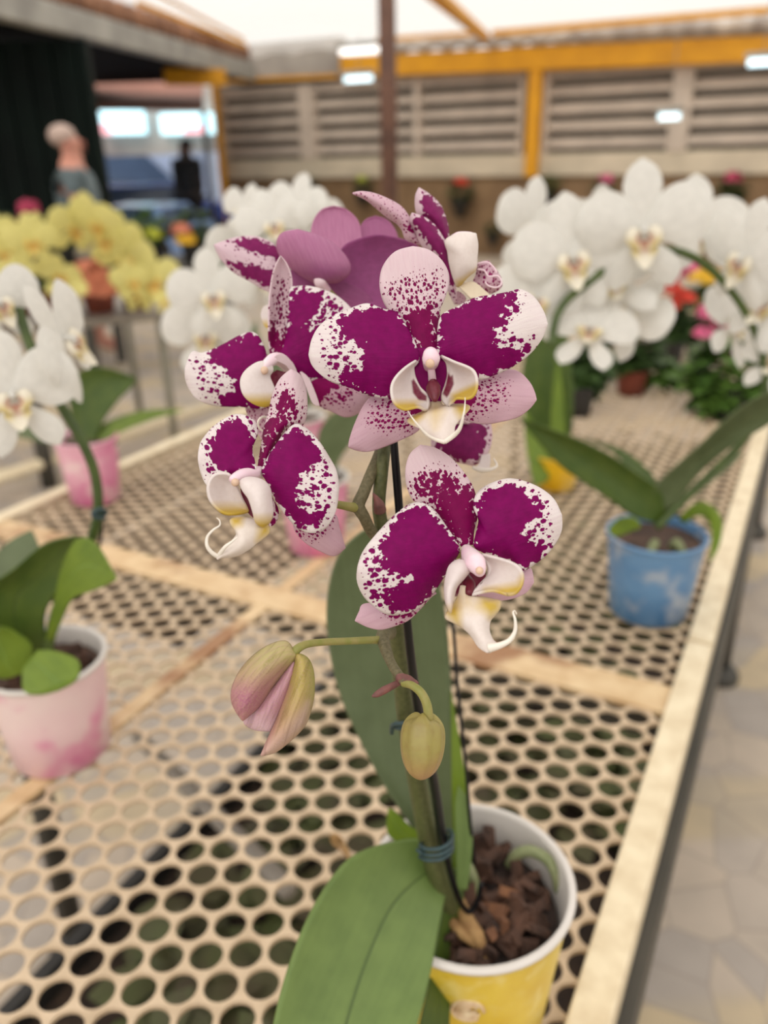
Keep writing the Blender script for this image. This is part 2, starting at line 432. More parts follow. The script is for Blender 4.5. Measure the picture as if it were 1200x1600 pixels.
def sheetmat(name, c1, c2, rustamt=0.55, rs=6):
    k = NT(name); n = k.noise(45, 4); r = k.noise(rs, 5)
    c = k.mix(k.rng(n, 0.35, 0.7), c1, c2)
    c = k.mix(k.rng(r, rustamt, rustamt + 0.13, 0, 0.85), c, srgb(140, 92, 56))
    k.l(c, k.b.inputs['Base Color']); k.val(k.b, 'Roughness', 0.5); k.bump(k.noise(300, 3), 0.15, 0.0006)
    return k.m
M['sheet'] = sheetmat('cream_painted_sheet', srgb(202, 180, 152), srgb(184, 162, 134), 0.68)
M['seam'] = sheetmat('rusty_cream_seam', srgb(218, 192, 152), srgb(196, 164, 122), 0.5, 9)
M['rail'] = sheetmat('cream_rail', srgb(228, 214, 184), srgb(206, 188, 156), 0.66, 14)
M['steel_dark'] = mat('dark_steel', srgb(72, 68, 60), 0.6, scale=10, col2=srgb(52, 50, 44))
M['grey_metal'] = mat('grey_metal', srgb(150, 142, 132), 0.5, scale=8)
floor = struct(mesh('floor', [(-30, -6, 0), (30, -6, 0), (30, 40, 0), (-30, 40, 0)], [(0, 1, 2, 3)], M['paving'], smooth=False))

M['soil'] = mat('brown_soil', srgb(70, 54, 42), 0.9, scale=40, col2=srgb(40, 32, 26), bump=.5)
# --- the perforated bench
BZ = 0.88
bench = thing('metal_bench', 'cream perforated metal bench with a raised rail, carrying the purple orchid', 'bench', B(1.4, 0.55, 0))
def perforated(name, u0, u1, v0, v1, r=0.0118, pitch=0.027):
    o0 = Vector((-0.1953, 0.3631)); a = math.radians(2.07)
    A1 = Vector((math.cos(a), math.sin(a))) * pitch; A2 = Vector((math.cos(a + math.pi / 3), math.sin(a + math.pi / 3))) * pitch
    U2 = Vector((UD.x, UD.y)); V2 = Vector((VD.x, VD.y))
    V = []; Fc = []; hr = pitch / math.sqrt(3)
    for j in range(-60, 190):
        for i in range(-150, 150):
            c = o0 + A1 * i + A2 * j
            u, v = c.dot(U2), c.dot(V2)
            if not (u0 - .012 < u < u1 + .012 and v0 < v < v1): continue
            n = len(V); K = 18 if u < 1.3 else 12; q = K // 6
            for k in range(6):
                t = a + math.pi / 6 + k * math.pi / 3
                V.append((c.x + hr * math.cos(t), c.y + hr * math.sin(t), BZ))
            for zz, rr in ((BZ + 0.0004, r), (BZ - 0.0030, r * 1.0)):
                for k in range(K):
                    t = a + math.pi / 6 + k * 2 * math.pi / K
                    V.append((c.x + rr * math.cos(t), c.y + rr * math.sin(t), zz))
            for k in range(6):
                k2 = (k + 1) % 6
                Fc.append((n + k, n + k2) + tuple(n + 6 + (k * q + q - e) % K for e in range(q + 1)))
            for k in range(K):
                k2 = (k + 1) % K
                Fc.append((n + 6 + k, n + 6 + k2, n + 6 + K + k2, n + 6 + K + k))
    return mesh(name, V, Fc, M['sheet'], bench, smooth=False)
perforated('perforated_sheet', -0.2, 0.69, 0.055, 1.04)
perforated('perforated_sheet', 0.735, 3.3, 0.055, 1.04)
MB().ubox(0.690, 0.735, 0.062, 1.04, BZ - .004, BZ + .0025).build('cross_seam', M['seam'], bench)
MB().ubox(-0.2, 3.3, 0.528, 0.546, BZ - .004, BZ + .0018).build('lengthwise_seam', M['seam'], bench)
r1 = MB(); r1.ubox(-0.25, 0.820, 0.036, 0.062, BZ - .03, BZ + .010)
r1.build('rail', M['rail'], bench, bevel=.002)
r1 = MB(); r1.ubox(0.826, 3.3, 0.036, 0.062, BZ - .03, BZ + .010)
r1.build('rail', M['rail'], bench, bevel=.002)
r1 = MB(); r1.ubox(-0.25, 3.3, 1.040, 1.066, BZ - .03, BZ + .008)
r1.build('rail', M['rail'], bench, bevel=.002)
for va, vb in ((0.040, 0.058), (1.044, 1.062)):
    MB().ubox(-0.25, 3.3, va if va > 1 else .027, vb, BZ - .11, BZ - .035).build('under_rail', M['steel_dark'], bench)  # dark steel carries the shade on the outer side below the rail
MB().ubox(.76, 1.32, .75, 1.04, BZ - .16, BZ - .12).build('under_shelf', M['soil'], bench)
for u in (0.70, 2.14, 3.2):
    MB().ubox(u - .0, u + .03, 0.06, 1.044, BZ - .04, BZ - .005).build('cross_bearer', M['steel_dark'], bench)
for (u, v) in ((0.683, 1.046), (2.14, 1.046), (2.14, 0.06), (3.2, 1.046), (3.2, .06)):
    lg = MB(); lg.tube([B(u, v, 0.02), B(u, v, BZ - .075)], 0.021, 12, smooth_path=False)
    lo = lg.build('leg', M['steel_dark'], bench, smooth=True)
    f = MB(); f.lathe(B(u, v, 0), [(0.0, 0.0), (0.05, 0.0), (0.05, 0.02), (0.03, 0.045), (0.0, .045)], 20); f.build('foot', M['steel_dark'], lo, smooth=True)
br = MB(); pA = WZ(215, 1150, 0.45); pB = WZ(450, 1390, 0.62)
br.tube([pA, pB], 0.012, 10, smooth_path=False).build('brace', M['grey_metal'], bench, smooth=True)

# --- greenery under the bench on a low shelf
random.seed(3)
def leafcloud(mb, c, rx, ry, rz, n, size, flat=0.4, up=0.35):
    for _ in range(n):
        while True:
            p = Vector((random.uniform(-1, 1), random.uniform(-1, 1), random.uniform(-1, 1)))
            if p.length < 1: break
        p = p.normalized() * p.length ** 0.4
        q = Vector(c) + Vector((p.x * rx, p.y * ry, p.z * rz))
        d = Vector((p.x + random.uniform(-.6, .6), p.y + random.uniform(-.6, .6), random.uniform(-.4, .8) * up + p.z * .3)).normalized()
        s = d.cross(Vector((0, 0, 1)))
        s = s.normalized() if s.length > .01 else Vector((1, 0, 0))
        nn = s.cross(d).normalized(); L = size * random.uniform(.6, 1.3); w_ = L * random.uniform(.28, .42)
        b = q - d * L / 2
        mb.add([b, b + d * L * .35 + s * w_ + nn * w_ * .25, b + d * L * .75 + s * w_ * .75 - nn * w_ * .1, b + d * L - nn * L * flat * .4,
                b + d * L * .75 - s * w_ * .75 - nn * w_ * .1, b + d * L * .35 - s * w_ + nn * w_ * .25, b + d * L * .5],
               [(0, 1, 6), (1, 2, 6), (2, 3, 6), (3, 4, 6), (4, 5, 6), (5, 0, 6)])
M['fol'] = mat('dark_foliage', srgb(70, 96, 44), 0.55, scale=18, col2=srgb(44, 62, 34))
M['fol2'] = mat('mid_foliage', srgb(92, 124, 48), 0.5, scale=14, col2=srgb(56, 88, 34))
M['fol3'] = mat('deep_foliage', srgb(76, 86, 42), 0.6, scale=12, col2=srgb(70, 58, 40))
M['plastic_dark'] = mat('dark_plastic', srgb(44, 42, 40), 0.5, scale=10)
tray = thing('seedling_tray', 'long dark tray of low green plants under the right half of the bench', 'tray', B(1.2, .3, .24))
tb = MB(); tb.ubox(-0.35, 3.2, .10, .80, .24, .27); tb.ubox(-0.35, 3.2, .78, .80, .27, .36); tb.ubox(-0.35, 3.2, .10, .12, .27, .36)
tb.build('tray_base', M['plastic_dark'], tray)
for u in (-.2, 1.5, 3.0):
    MB().ubox(u, u + .06, .1, .7, 0, .24).build('block_foot', M['steel_dark'], tray)
tb = MB(); tb.ubox(-0.34, 3.19, .12, .78, .27, .31); tb.build('soil', M['soil'], tray)
fo = MB()
for _ in range(230):
    leafcloud(fo, B(random.uniform(-.25, 3.1), random.uniform(.17, .72), .345), .07, .07, .05, 9, .075)
fo_o = fo.build('low_leaves', M['fol3'], tray, smooth=True); fo_o['kind'] = 'stuff'

# --- far wall with louvres
UW = 12.0
def VZ(px, py, U=UW):
    p = WU(px, py, U); return p.dot(VD), p.z
M['wood'] = mat('brown_wood_panel', srgb(140, 112, 80), 0.7, scale=3, col2=srgb(116, 90, 62))
M['cream'] = mat('cream_panel', srgb(212, 198, 174), 0.6, scale=3)
M['slat'] = mat('pale_slat', srgb(206, 190, 174), 0.5, scale=4)
M['slot'] = mat('dark_gap', srgb(120, 112, 102), 0.6, scale=3)
M['yellow'] = mat('yellow_paint', srgb(226, 160, 6), 0.5, scale=4, col2=srgb(206, 142, 6))
M['concrete'] = mat('grey_concrete', srgb(176, 168, 158), 0.8, scale=2, col2=srgb(140, 132, 124))
vL = VZ(338, 200)[0]; vR = VZ(1330, 200)[0]
zP0 = VZ(850, 275)[1]; zP1 = VZ(850, 240)[1]; zT = VZ(850, 106)[1]
zB1 = VZ(850, 66)[1]
wallb = MB(); wallb.ubox(UW, UW + .15, vR, vL, 0, zP0); struct(wallb.build('wall_back', M['wood']))
t1 = MB(); t1.ubox(UW - .06, UW + .1, vR, vL, zP0, zP1); struct(t1.build('trim_1', M['cream'], bevel=.01))
bays = [(345, 476), (488, 820), (850, 1056), (1070, 1300)]
for i, (a, b) in enumerate(bays):
    va, vb = VZ(b, 180)[0], VZ(a, 180)[0]
    wm = MB(); wm.ubox(UW + .12, UW + .16, va, vb, zP1, zT)
    wo_ = struct(wm.build('window_%d' % (i + 1), M['slot']))
    sl = MB()
    n = 5; st = (zT - zP1) / n
    for k in range(n):
        z = zP1 + st * (k + .62)
        sl.hexa([B(UW - .05, va, z - .06), B(UW + .06, va, z + .03), B(UW + .06, vb, z + .03), B(UW - .05, vb, z - .06),
                 B(UW - .05, va, z - .01), B(UW + .06, va, z + .07), B(UW + .06, vb, z + .07), B(UW - .05, vb, z - .01)])
    sl.build('louvre_slats', M['slat'], wo_, org=Vector((0, 0, 0)))
    fr = MB()
    for v in (va, vb - .07): fr.ubox(UW - .07, UW + .1, v, v + .07, zP1, zT)
    fr.ubox(UW - .07, UW + .1, va, vb, zT - .05, zT); fr.build('window_frame', M['slat'], wo_, org=Vector((0, 0, 0)))
mu = MB()
for pa__, pb__ in ((474, 490), (1054, 1072), (650, 658)):
    mu.ubox(UW - .08, UW + .1, VZ(pb__, 180)[0], VZ(pa__, 180)[0], zP1, zT)
struct(mu.build('trim_4', M['slat']))
t3 = MB(); t3.ubox(UW + .161, UW + .3, vR, vL, zP1, zT + .3); struct(t3.build('wall_behind_louvres', M['slot']))
bm = MB(); bm.beam(WU(535, 105, UW - .15), WU(1330, 70, UW - .15), .14, WU(800, 85, UW).z * 0 + (zB1 - zT) * .92)
tag(bm.build('roof_beam', M['yellow'], bevel=.01), 'long bright yellow beam over the louvred wall, under the white roof', 'beam')
for px, lab in ((836, 'yellow upright between the two right-hand louvre bays'), (342, 'narrow yellow upright at the left end of the louvred wall')):
    v, _ = VZ(px, 180, UW - .1)
    y = MB(); y.ubox(UW - .2, UW - .08, v - .085 if px > 500 else v - .03, v + .085 if px > 500 else v + .03, 0 if px < 500 else zP0, zT + .05)
    tag(y.build('steel_post', M['yellow']), lab, 'post')
cn = MB(); v0, v1 = VZ(535, 90)[0], VZ(372, 90)[0]; cn.ubox(UW - .12, UW + .15, v0, v1 + .1, VZ(450, 126)[1], VZ(450, 66)[1])
struct(cn.build('trim_2', M['concrete']))
yb = MB(); yb.beam(WU(345, 127, UW - .1), WU(528, 119, UW - .1), .1, .05)
tag(yb.build('yellow_angle', M['yellow']), 'thin yellow angle iron under the grey concrete fascia', 'beam')

# --- canopy roof: a translucent white sheet on yellow purlins
def roofmat():
    k = NT('translucent_roof_sheet')
    t = k.n('BsdfTransparent'); t.inputs[0].default_value = (1.0, .985, .96, 1)
    tl = k.n('BsdfTranslucent'); tl.inputs[0].default_value = (.95, .93, .9, 1)
    df = k.n('BsdfDiffuse'); df.inputs[0].default_value = (.9, .89, .86, 1)
    m1 = k.n('MixShader'); n = k.noise(1.2, 3)
    m1.inputs[0].default_value = .45; k.l(tl.outputs[0], m1.inputs[1]); k.l(df.outputs[0], m1.inputs[2])
    m2 = k.n('MixShader'); k.l(k.rng(n, .3, .7, .25, .4), m2.inputs[0]); k.l(t.outputs[0], m2.inputs[1]); k.l(m1.outputs[0], m2.inputs[2])
    k.l(m2.outputs[0], k.o.inputs[0]); return k.m
M['roof'] = roofmat()
def RZ(u): return 2.86 + (12.0 - u) * 0.085
V = []; Fc = []; nu_ = 2; nv_ = 120
for i, u in enumerate((12.2, 4.0, -6.0)):
    for j in range(nv_):
        v = -14 + j * 28 / (nv_ - 1)
        V.append(B(u, v, RZ(u) + .03 * math.sin(j * 2.1)))
for i in range(2):
    for j in range(nv_ - 1): a = i * nv_ + j; Fc.append((a, a + 1, a + nv_ + 1, a + nv_))
struct(mesh('ceiling', V, Fc, M['roof']))
def roofbeam(p, q, w_, lab, n='purlin'):
    tag(MB().beam(p, q, w_, w_).build(n, M['yellow']), lab, 'beam')
def WR(px, py):   # point on the roof plane (just below)
    r = ray(px, py); n = UD * 0.085 + Vector((0, 0, 1)); c = 2.86 - .09 + 12 * .085
    t = (c - CAM.dot(n)) / r.dot(n); return CAM + r * t
roofbeam(WR(770, 52), WR(1290, 8), .07, 'thin yellow purlin running right under the white roof, parallel to the wide yellow beam')
roofbeam(WR(590, 62), WR(742, 52), .05, 'short thin yellow purlin between the rusty brown pole and the yellow rafter')
roofbeam(WR(758, 58), WR(680, -14), .09, 'yellow rafter slanting up from the purlin towards the top edge', 'rafter')
roofbeam(WR(740, 50), WR(650, -20), .04, 'thinner yellow rafter lying just left of the thick one', 'rafter')
roofbeam(WR(384, 72), WR(215, 5), .05, 'thin yellow rafter above the tiled eaves at the left', 'rafter')
roofbeam(WR(380, 62), WR(240, -12), .03, 'faint thin rafter left of the roof light, behind the tiled eaves', 'rafter')
# translucent edge flashing
k_ = MB(); P = [WU(610 + i * 18, 72 - i * 1.0 * 18 * .06 + (3 if i % 2 else -3), UW - .22) for i in range(40)]
k_.tube(P, .085, 8, smooth_path=False)
M['flash'] = mat('pale_flashing', srgb(214, 204, 192), .4, scale=3, col2=srgb(150, 140, 134))
struct(k_.build('trim_3', M['flash'], smooth=True))
# rusty pole
M['rustpole'] = mat('rusty_brown_steel', srgb(112, 78, 62), .6, scale=9, col2=srgb(84, 58, 48))
pb = WY(608, 250, 4.3)
tag(MB().tube([(pb.x, pb.y, 0), (pb.x, pb.y, RZ(pb.dot(UD)) - .03)], .041, 16, smooth_path=False).build('steel_pole', M['rustpole'], smooth=True),
    'rusty brown round pole rising to the white roof behind the purple orchid', 'pole')

# --- building at the left
M['greenwall'] = mat('dark_green_boards', srgb(8, 24, 19), .6, scale=2, col2=srgb(4, 14, 12), spec=.15)
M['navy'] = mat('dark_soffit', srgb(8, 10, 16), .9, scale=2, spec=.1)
M['gutter'] = mat('grey_gutter', srgb(170, 168, 160), .5, scale=3, col2=srgb(126, 124, 118))
M['tiles'] = mat('terracotta_tiles', srgb(176, 128, 96), .7, scale=5, col2=srgb(110, 74, 54))
p0 = WY(156, 200, 9.0)
gw = MB()
x1 = p0.x; x0 = x1 - 7
nn = 60
for i in range(nn):
    a = x0 + (x1 - x0) * i / nn; b = x0 + (x1 - x0) * (i + 1) / nn
    gw.wbox(a, b - .015, 8.95 + (.03 if i % 2 else 0), 9.1, 0, 2.48)
struct(gw.build('wall_left', M['greenwall']))
g1 = WZ(100, 33, 2.62); g2 = WZ(392, 112, 2.62); gd = (g2 - g1); g1 = g1 - gd * .5
gut = MB(); gut.beam(g1, g2, .16, .24)
tag(gut.build('gutter', M['gutter'], bevel=.02), 'long grey gutter along the eaves of the dark green building', 'gutter')
lf = Vector((-1, 0.12, 0)).normalized()
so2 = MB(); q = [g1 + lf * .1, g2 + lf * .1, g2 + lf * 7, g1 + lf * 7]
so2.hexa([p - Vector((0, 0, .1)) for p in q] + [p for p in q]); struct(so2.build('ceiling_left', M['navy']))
tl = MB(); N = 34
for i in range(N):
    p = g1.lerp(g2, (i + .5) / N) + Vector((0, 0, .22)); tl.tube([p + Vector((.02, 0, 0)), p + lf * 2.4 + Vector((0, 0, .2))], .12, 8, smooth_path=False)
tag(tl.build('tiled_roof', M['tiles'], smooth=True), 'terracotta tiled eaves above the grey gutter at the left', 'roof')
fb = MB(); fb.beam(WY(258, 120, 12.3), WY(352, 121, 12.3), .1, .2)
tag(fb.build('lintel', M['yellow']), 'short dull yellow lintel under the left eaves', 'beam')
# --- street beyond the opening
M['facade'] = mat('street_facade', srgb(196, 186, 176), .8, scale=.7, col2=srgb(150, 140, 136))
M['canopy'] = mat('brick_red_canopy', srgb(176, 122, 104), .7, scale=3)
fc = MB(); a = WY(100, 250, 21); b = WY(420, 250, 21); fc.wbox(a.x, b.x, 21, 21.5, 0, 2.95)
struct(fc.build('wall_street', M['facade']))
aw = MB(); a = WY(140, 172, 13.5); b = WY(318, 174, 13.5); a2 = WY(140, 118, 15.5); b2 = WY(318, 138, 15.5)
t_ = Vector((0, 0, .08)); aw.hexa([a, b, b2, a2, a + t_, b + t_, b2 + t_, a2 + t_])
awo = thing('street_canopy', 'brick red sloping canopy over the street opening at the left', 'canopy', Vector(((a.x + b.x) / 2, 14.5, 0)))
aw.build('canopy_sheet', M['canopy'], awo)
for p in (a, b): MB().tube([(p.x, p.y, 0), (p.x, p.y, p.z)], .04, 10, smooth_path=False).build('post', M['steel_dark'], awo, smooth=True)
M['sign1'] = emis('lit_blue_white', (.55, .86, .95, 1), 1.5); M['sign2'] = emis('lit_white', (1, .97, .98, 1), 1.3); M['sign3'] = emis('lit_pink', (.95, .45, .5, 1), .9)
def sign(pxa, pxb, pya, pyb, lab, Y=20.6):
    a = WY(pxa, pyb, Y); b = WY(pxb, pya, Y)
    t = thing('shop_sign', lab, 'sign', Vector(((a.x + b.x) / 2, Y, a.z)))
    MB().wbox(a.x, b.x, Y, Y + .4, a.z, b.z).build('sign_face', M['sign1'], t)
    MB().wbox(a.x + (b.x - a.x) * .25, a.x + (b.x - a.x) * .7, Y - .03, Y, a.z + .08, a.z + (b.z - a.z) * .7).build('white_panel', M['sign2'], t)
    return t, a, b
s_, a, b = sign(160, 218, 172, 210, 'lit pale blue shop sign nearest the dark green wall')
MB().wbox(a.x, a.x + (b.x - a.x) * .25, 20.55, 20.6, a.z, a.z + .22).build('pink_panel', M['sign3'], s_)
s_, a, b = sign(252, 329, 176, 210, 'lit pale blue shop sign with a pink lower strip, right of the opening')
MB().wbox(a.x + (b.x - a.x) * .45, b.x - .15, 20.55, 20.6, a.z, a.z + .16).build('pink_panel', M['sign3'], s_)
M['glass_sky'] = mat('sky_tinted_window', srgb(84, 104, 136), .15, scale=2); M['tyre'] = mat('black_tyre', srgb(24, 24, 24), .8)  # car glass colour holds the sky's reflection
M['lampw'] = emis('headlamp', (.95, .97, 1, 1), 1.6)
def car(px, py, Y, paint, yaw, lab, s=1.0, tall=0.0):
    c = WY(px, py, Y); o = Vector((c.x, Y, 0)); t = thing('car', lab, 'car', o)
    cy, sy = math.cos(yaw), math.sin(yaw)
    def X(x, y, z): return o + Vector((x * cy - y * sy, x * sy + y * cy, z)) * s
    prof = [(-2.1, .35), (-2.15, .75), (-2.0, .95), (-1.3, 1.0), (-.75, 1.42 + tall), (.75, 1.46 + tall), (1.45, 1.02), (2.0, .98), (2.12, .7), (2.1, .35)]
    if tall: prof = [(-2.1, .35), (-2.15, .9), (-1.9, 1.1), (-1.4, 1.3 + tall), (2.0, 1.4 + tall), (2.12, .7), (2.1, .35)]
    n = len(prof); V = []
    for sd, k in ((-.85, 1), (.85, 1)):
        for x, z in prof: V.append(X(x, sd * (1 if z < 1.1 else .86), z))
    Fc = [tuple(range(n))[::-1], tuple(range(n, 2 * n))] + [(i, (i + 1) % n, (i + 1) % n + n, i + n) for i in range(n)]
    mesh('body', V, Fc, paint, t, smooth=False)
    for sd in (-1, 1):
        wv = [X(-1.15, sd * .83, 1.0), X(1.3, sd * .83, 1.02), X(.72, sd * .765, 1.4 + tall * .8), X(-.72, sd * .765, 1.38 + tall * .8)]
        wv2 = [p + (p - o).normalized() * .0 + Vector((-sy, cy, 0)) * sd * .02 for p in wv]
        mesh('side_window', wv + wv2, [(0, 1, 2, 3), (4, 5, 6, 7)], M['glass_sky'], t, smooth=False)
        for wx in (-1.35, 1.35):
            MB().lathe(X(wx, sd * .74, .33), [(.0, -.1), (.33, -.1), (.33, .1), (0, .1)], 20, axis=Vector((-sy, cy, 0))).build('wheel', M['tyre'], t, smooth=True)
        MB().ball(X(-2.1, sd * .6, .72), .1 * s, n=10, m=6).build('headlamp', M['lampw'], t, smooth=True)
    ws = [X(-1.32, -.7, 1.02), X(-1.32, .7, 1.02), X(-.78, .66, 1.4 + tall), X(-.78, -.66, 1.4 + tall)]
    mesh('windscreen', [p + Vector((-cy, -sy, 1)) * .02 for p in ws], [(0, 1, 2, 3)], M['glass_sky'], t, smooth=False)
M['car_blue'] = mat('blue_paint', srgb(44, 84, 190), .25, scale=1); M['car_pale'] = mat('pale_blue_paint', srgb(176, 194, 226), .25, scale=1)
M['car_silver'] = mat('silver_paint', srgb(150, 186, 240), .2, scale=1)
car(222, 280, 15.0, M['car_blue'], math.radians(15), 'dark blue car in the street opening, nearest the dark standing figure', .72)
car(205, 262, 18.5, M['car_pale'], math.radians(-10), 'pale blue car farther back at the left of the street opening', 1.0, .15)
car(226, 340, 11.6, M['car_silver'], math.radians(80), 'silver blue car low in the opening above the yellow orchids', .6)

# --- people
def person(name, px, pytop, Y, H, face, shirt, trous, skin, hair, lab, pose):
    top = WY(px, pytop, Y); s = H / 1.72; o = Vector((top.x, Y, 0))
    t = thing(name, lab, 'person', o)
    cf, sf = math.cos(face), math.sin(face)
    def X(x, y, z): return (o + Vector((x * cf - y * sf, x * sf + y * cf, z)) * s)
    ver = {'pel': (0, 0, .93, .135), 'wai': (0, 0, 1.06, .15), 'che': (0, .01, 1.25, .17), 'nec0': (0, 0, 1.45, .08), 'nec': (0, .01, 1.51, .062),
           'hed': (0, .02, 1.6, .096), 'top': (0, .0, 1.66, .085)}
    for k, sd in (('l', -1), ('r', 1)):
        ver['sh' + k] = (sd * .18, 0, 1.42, .068); ver['el' + k] = (sd * .23, pose[0], 1.12, .042); ver['wr' + k] = (sd * .2, pose[1], pose[2], .028); ver['ha' + k] = (sd * .18, pose[1] + .06, pose[2] - .04, .03)
        ver['hi' + k] = (sd * .09, 0, .86, .088); ver['kn' + k] = (sd * .1, .02, .48, .056); ver['an' + k] = (sd * .1, 0, .09, .038); ver['to' + k] = (sd * .11, .14, .04, .034)
    ed = [('pel', 'wai'), ('wai', 'che'), ('che', 'nec0'), ('nec0', 'nec'), ('nec', 'hed'), ('hed', 'top')]
    for k in 'lr': ed += [('nec0', 'sh' + k), ('sh' + k, 'el' + k), ('el' + k, 'wr' + k), ('wr' + k, 'ha' + k), ('pel', 'hi' + k), ('hi' + k, 'kn' + k), ('kn' + k, 'an' + k), ('an' + k, 'to' + k)]
    ks = list(ver); me = bpy.data.meshes.new('body'); me.from_pydata([tuple(X(*ver[k][:3]) - o) for k in ks], [(ks.index(a), ks.index(b)) for a, b in ed], [])
    me.materials.append(skin); ob = link('body', me, t, o)
    ob.modifiers.new('skin', 'SKIN')
    ob.data.skin_vertices[0] if ob.data.skin_vertices else None
    if not ob.data.skin_vertices:
        me.attributes  # skin layer is made with the modifier
    for k, sv in zip(ks, ob.data.skin_vertices[0].data): r = ver[k][3] * s; sv.radius = (r, r); sv.use_root = (k == 'pel')
    sb = ob.modifiers.new('sub', 'SUBSURF'); sb.levels = 2; sb.render_levels = 2
    # clothing follows the same skeleton a little wider
    def cloth(nm, keys, ext, m_):
        kk = [k for k in ks if k in keys]; me2 = bpy.data.meshes.new(nm)
        me2.from_pydata([tuple(X(*keys[k][:3]) - o) for k in kk], [(kk.index(a), kk.index(b)) for a, b in ed if a in keys and b in keys], [])
        me2.materials.append(m_); oc = link(nm, me2, t, o); oc.modifiers.new('skin', 'SKIN')
        for k, sv in zip(kk, oc.data.skin_vertices[0].data): r = (ver[k][3] + ext) * s; sv.radius = (r, r); sv.use_root = (k == kk[0])
        s2 = oc.modifiers.new('sub', 'SUBSURF'); s2.levels = 2; s2.render_levels = 2
    up = {k: ver[k] for k in ('pel', 'wai', 'che', 'nec0', 'shl', 'shr', 'ell', 'elr')}
    for k in 'lr':
        a, b = ver['sh' + k], ver['el' + k]; up['el' + k] = tuple(a[i] * .35 + b[i] * .65 for i in range(3)) + (b[3],)
    cloth('shirt', up, .022, shirt)
    lo = {k: ver[k] for k in ('pel', 'hil', 'hir', 'knl', 'knr')}
    if name != 'person_x' and pose[3]:
        for k in ('anl', 'anr'): lo[k] = ver[k]
    cloth('trousers', lo, .026, trous)
    hb = MB(); hb.ball(X(0, -.04, 1.668), 1, (X(.1, 0, 0) - o, X(0, .105, 0) - o, X(0, 0, .085) - o)); hb.build('hair', hair, t, smooth=True)
    fb = MB(); fb.tube([X(-.035, .098, 1.625), X(-.02, .108, 1.622), X(0, .114, 1.6), X(0, .112, 1.585), X(.02, .108, 1.622), X(.035, .098, 1.625)], .008 * s, 8); fb.build('nose_and_brow', M['skin2'], t, smooth=True)
    fb = MB(); fb.tube([X(-.025, .104, 1.556), X(0, .11, 1.553), X(.025, .104, 1.556)], .006 * s, 8); fb.build('mouth', M['skin2'], t, smooth=True)
    for sd in (-1, 1): fb = MB(); fb.ball(X(.09 * sd, 0, 1.6), .02 * s); fb.build('ear', M['skin2'], t, smooth=True)
    return t
M['skin'] = mat('skin', srgb(200, 140, 120), .5, scale=8); M['skin2'] = mat('skin_ruddy', srgb(184, 112, 96), .5, scale=8)
M['tshirt'] = mat('grey_tshirt', srgb(104, 118, 122), .8, scale=6); M['shorts'] = mat('beige_shorts', srgb(178, 166, 146), .8, scale=6)
M['greyhair'] = mat('thin_grey_hair', srgb(196, 172, 160), .7, scale=20); M['blackc'] = mat('black_cloth', srgb(14, 16, 22), .8)
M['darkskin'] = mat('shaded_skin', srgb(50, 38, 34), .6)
person('person', 104, 204, 6.5, 1.62, math.radians(-78), M['tshirt'], M['shorts'], M['skin'], M['greyhair'],
       'person with thin grey hair, grey T-shirt and beige shorts standing by the green wall', (.02, .25, 1.0, 0))
person('person', 288, 224, 13.0, 1.66, math.radians(160), M['blackc'], M['blackc'], M['darkskin'], M['blackc'],
       'person dressed all in black standing in the bright street opening', (.0, .05, .85, 1))

# --- glowing bars added for window reflections; the eaves lamp is last
def glowbar(px, py, Lpx, U, lab, st=1.6, blue=True, drop=None):
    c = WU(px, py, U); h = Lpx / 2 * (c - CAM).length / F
    t = thing('glow_bar', lab, 'lamp', c)
    MB().beam(c - VD * h, c + VD * h, .09, .07).build('tube', M['glow_blue'] if blue else M['glow_white'], t)
    MB().beam(c - VD * (h + .04) + Vector((0, 0, .07)), c + VD * (h + .04) + Vector((0, 0, .07)), .14, .06).build('housing', M['gutter'], t)  # housing and hanger are added to the reflection bars as well
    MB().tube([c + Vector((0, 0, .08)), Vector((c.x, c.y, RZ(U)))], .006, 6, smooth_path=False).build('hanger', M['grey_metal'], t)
M['glow_blue'] = emis('blue_white_glow', (.72, .92, 1, 1), 1.8); M['glow_white'] = emis('white_glow', (1, .98, .95, 1), 1.6)
glowbar(560, 123, 40, 11.4, 'blue-white reflection as glowing bar left of the brown pole, below the yellow beam')
glowbar(563, 79, 60, 11.3, 'warm white reflection as glowing bar left of the brown pole, above the yellow beam', blue=False)
glowbar(1046, 182, 26, 11.5, 'small blue-white reflection as glowing bar in front of the right-hand louvres')
glowbar(1192, 97, 34, 11.3, 'blue-white reflection as glowing bar under the yellow beam at the right edge')
glowbar(84, 20, 40, 7.5, 'lit blue-white tube lamp under the tiled eaves at top left')

# --- hanging planters on the wooden wall
def blob_flowers(mb, c, r, n, size):
    for _ in range(n):
        d = Vector((random.gauss(0, 1), random.gauss(0, 1), abs(random.gauss(0, 1)) * .8)).normalized()
        p = Vector(c) + Vector((d.x * r, d.y * r, d.z * r * .7)); s_ = size * random.uniform(.7, 1.2)
        e1 = d.orthogonal().normalized(); e2 = d.cross(e1); V = [p + d * s_ * .1]; 
        for k in range(8):
            a = k * math.pi / 4 + random.random() * .2; rr = s_ * (1 if k % 2 == 0 else .55)
            V.append(p + (e1 * math.cos(a) + e2 * math.sin(a)) * rr + d * s_ * .3)
        mb.add(V, [(0, k, k % 8 + 1) for k in range(1, 9)])
def fl_mat(n, c, c2=None): M[n] = mat(n, c, .6, scale=30, col2=c2); return M[n]
fl_mat('red_petals', srgb(214, 62, 40)); fl_mat('pink_petals', srgb(228, 116, 156), srgb(206, 84, 128)); fl_mat('yellow_petals', srgb(238, 190, 40)); fl_mat('magenta_petals', srgb(186, 60, 96)); fl_mat('salmon_petals', srgb(226, 142, 112)); fl_mat('lime_petals', srgb(190, 196, 60))
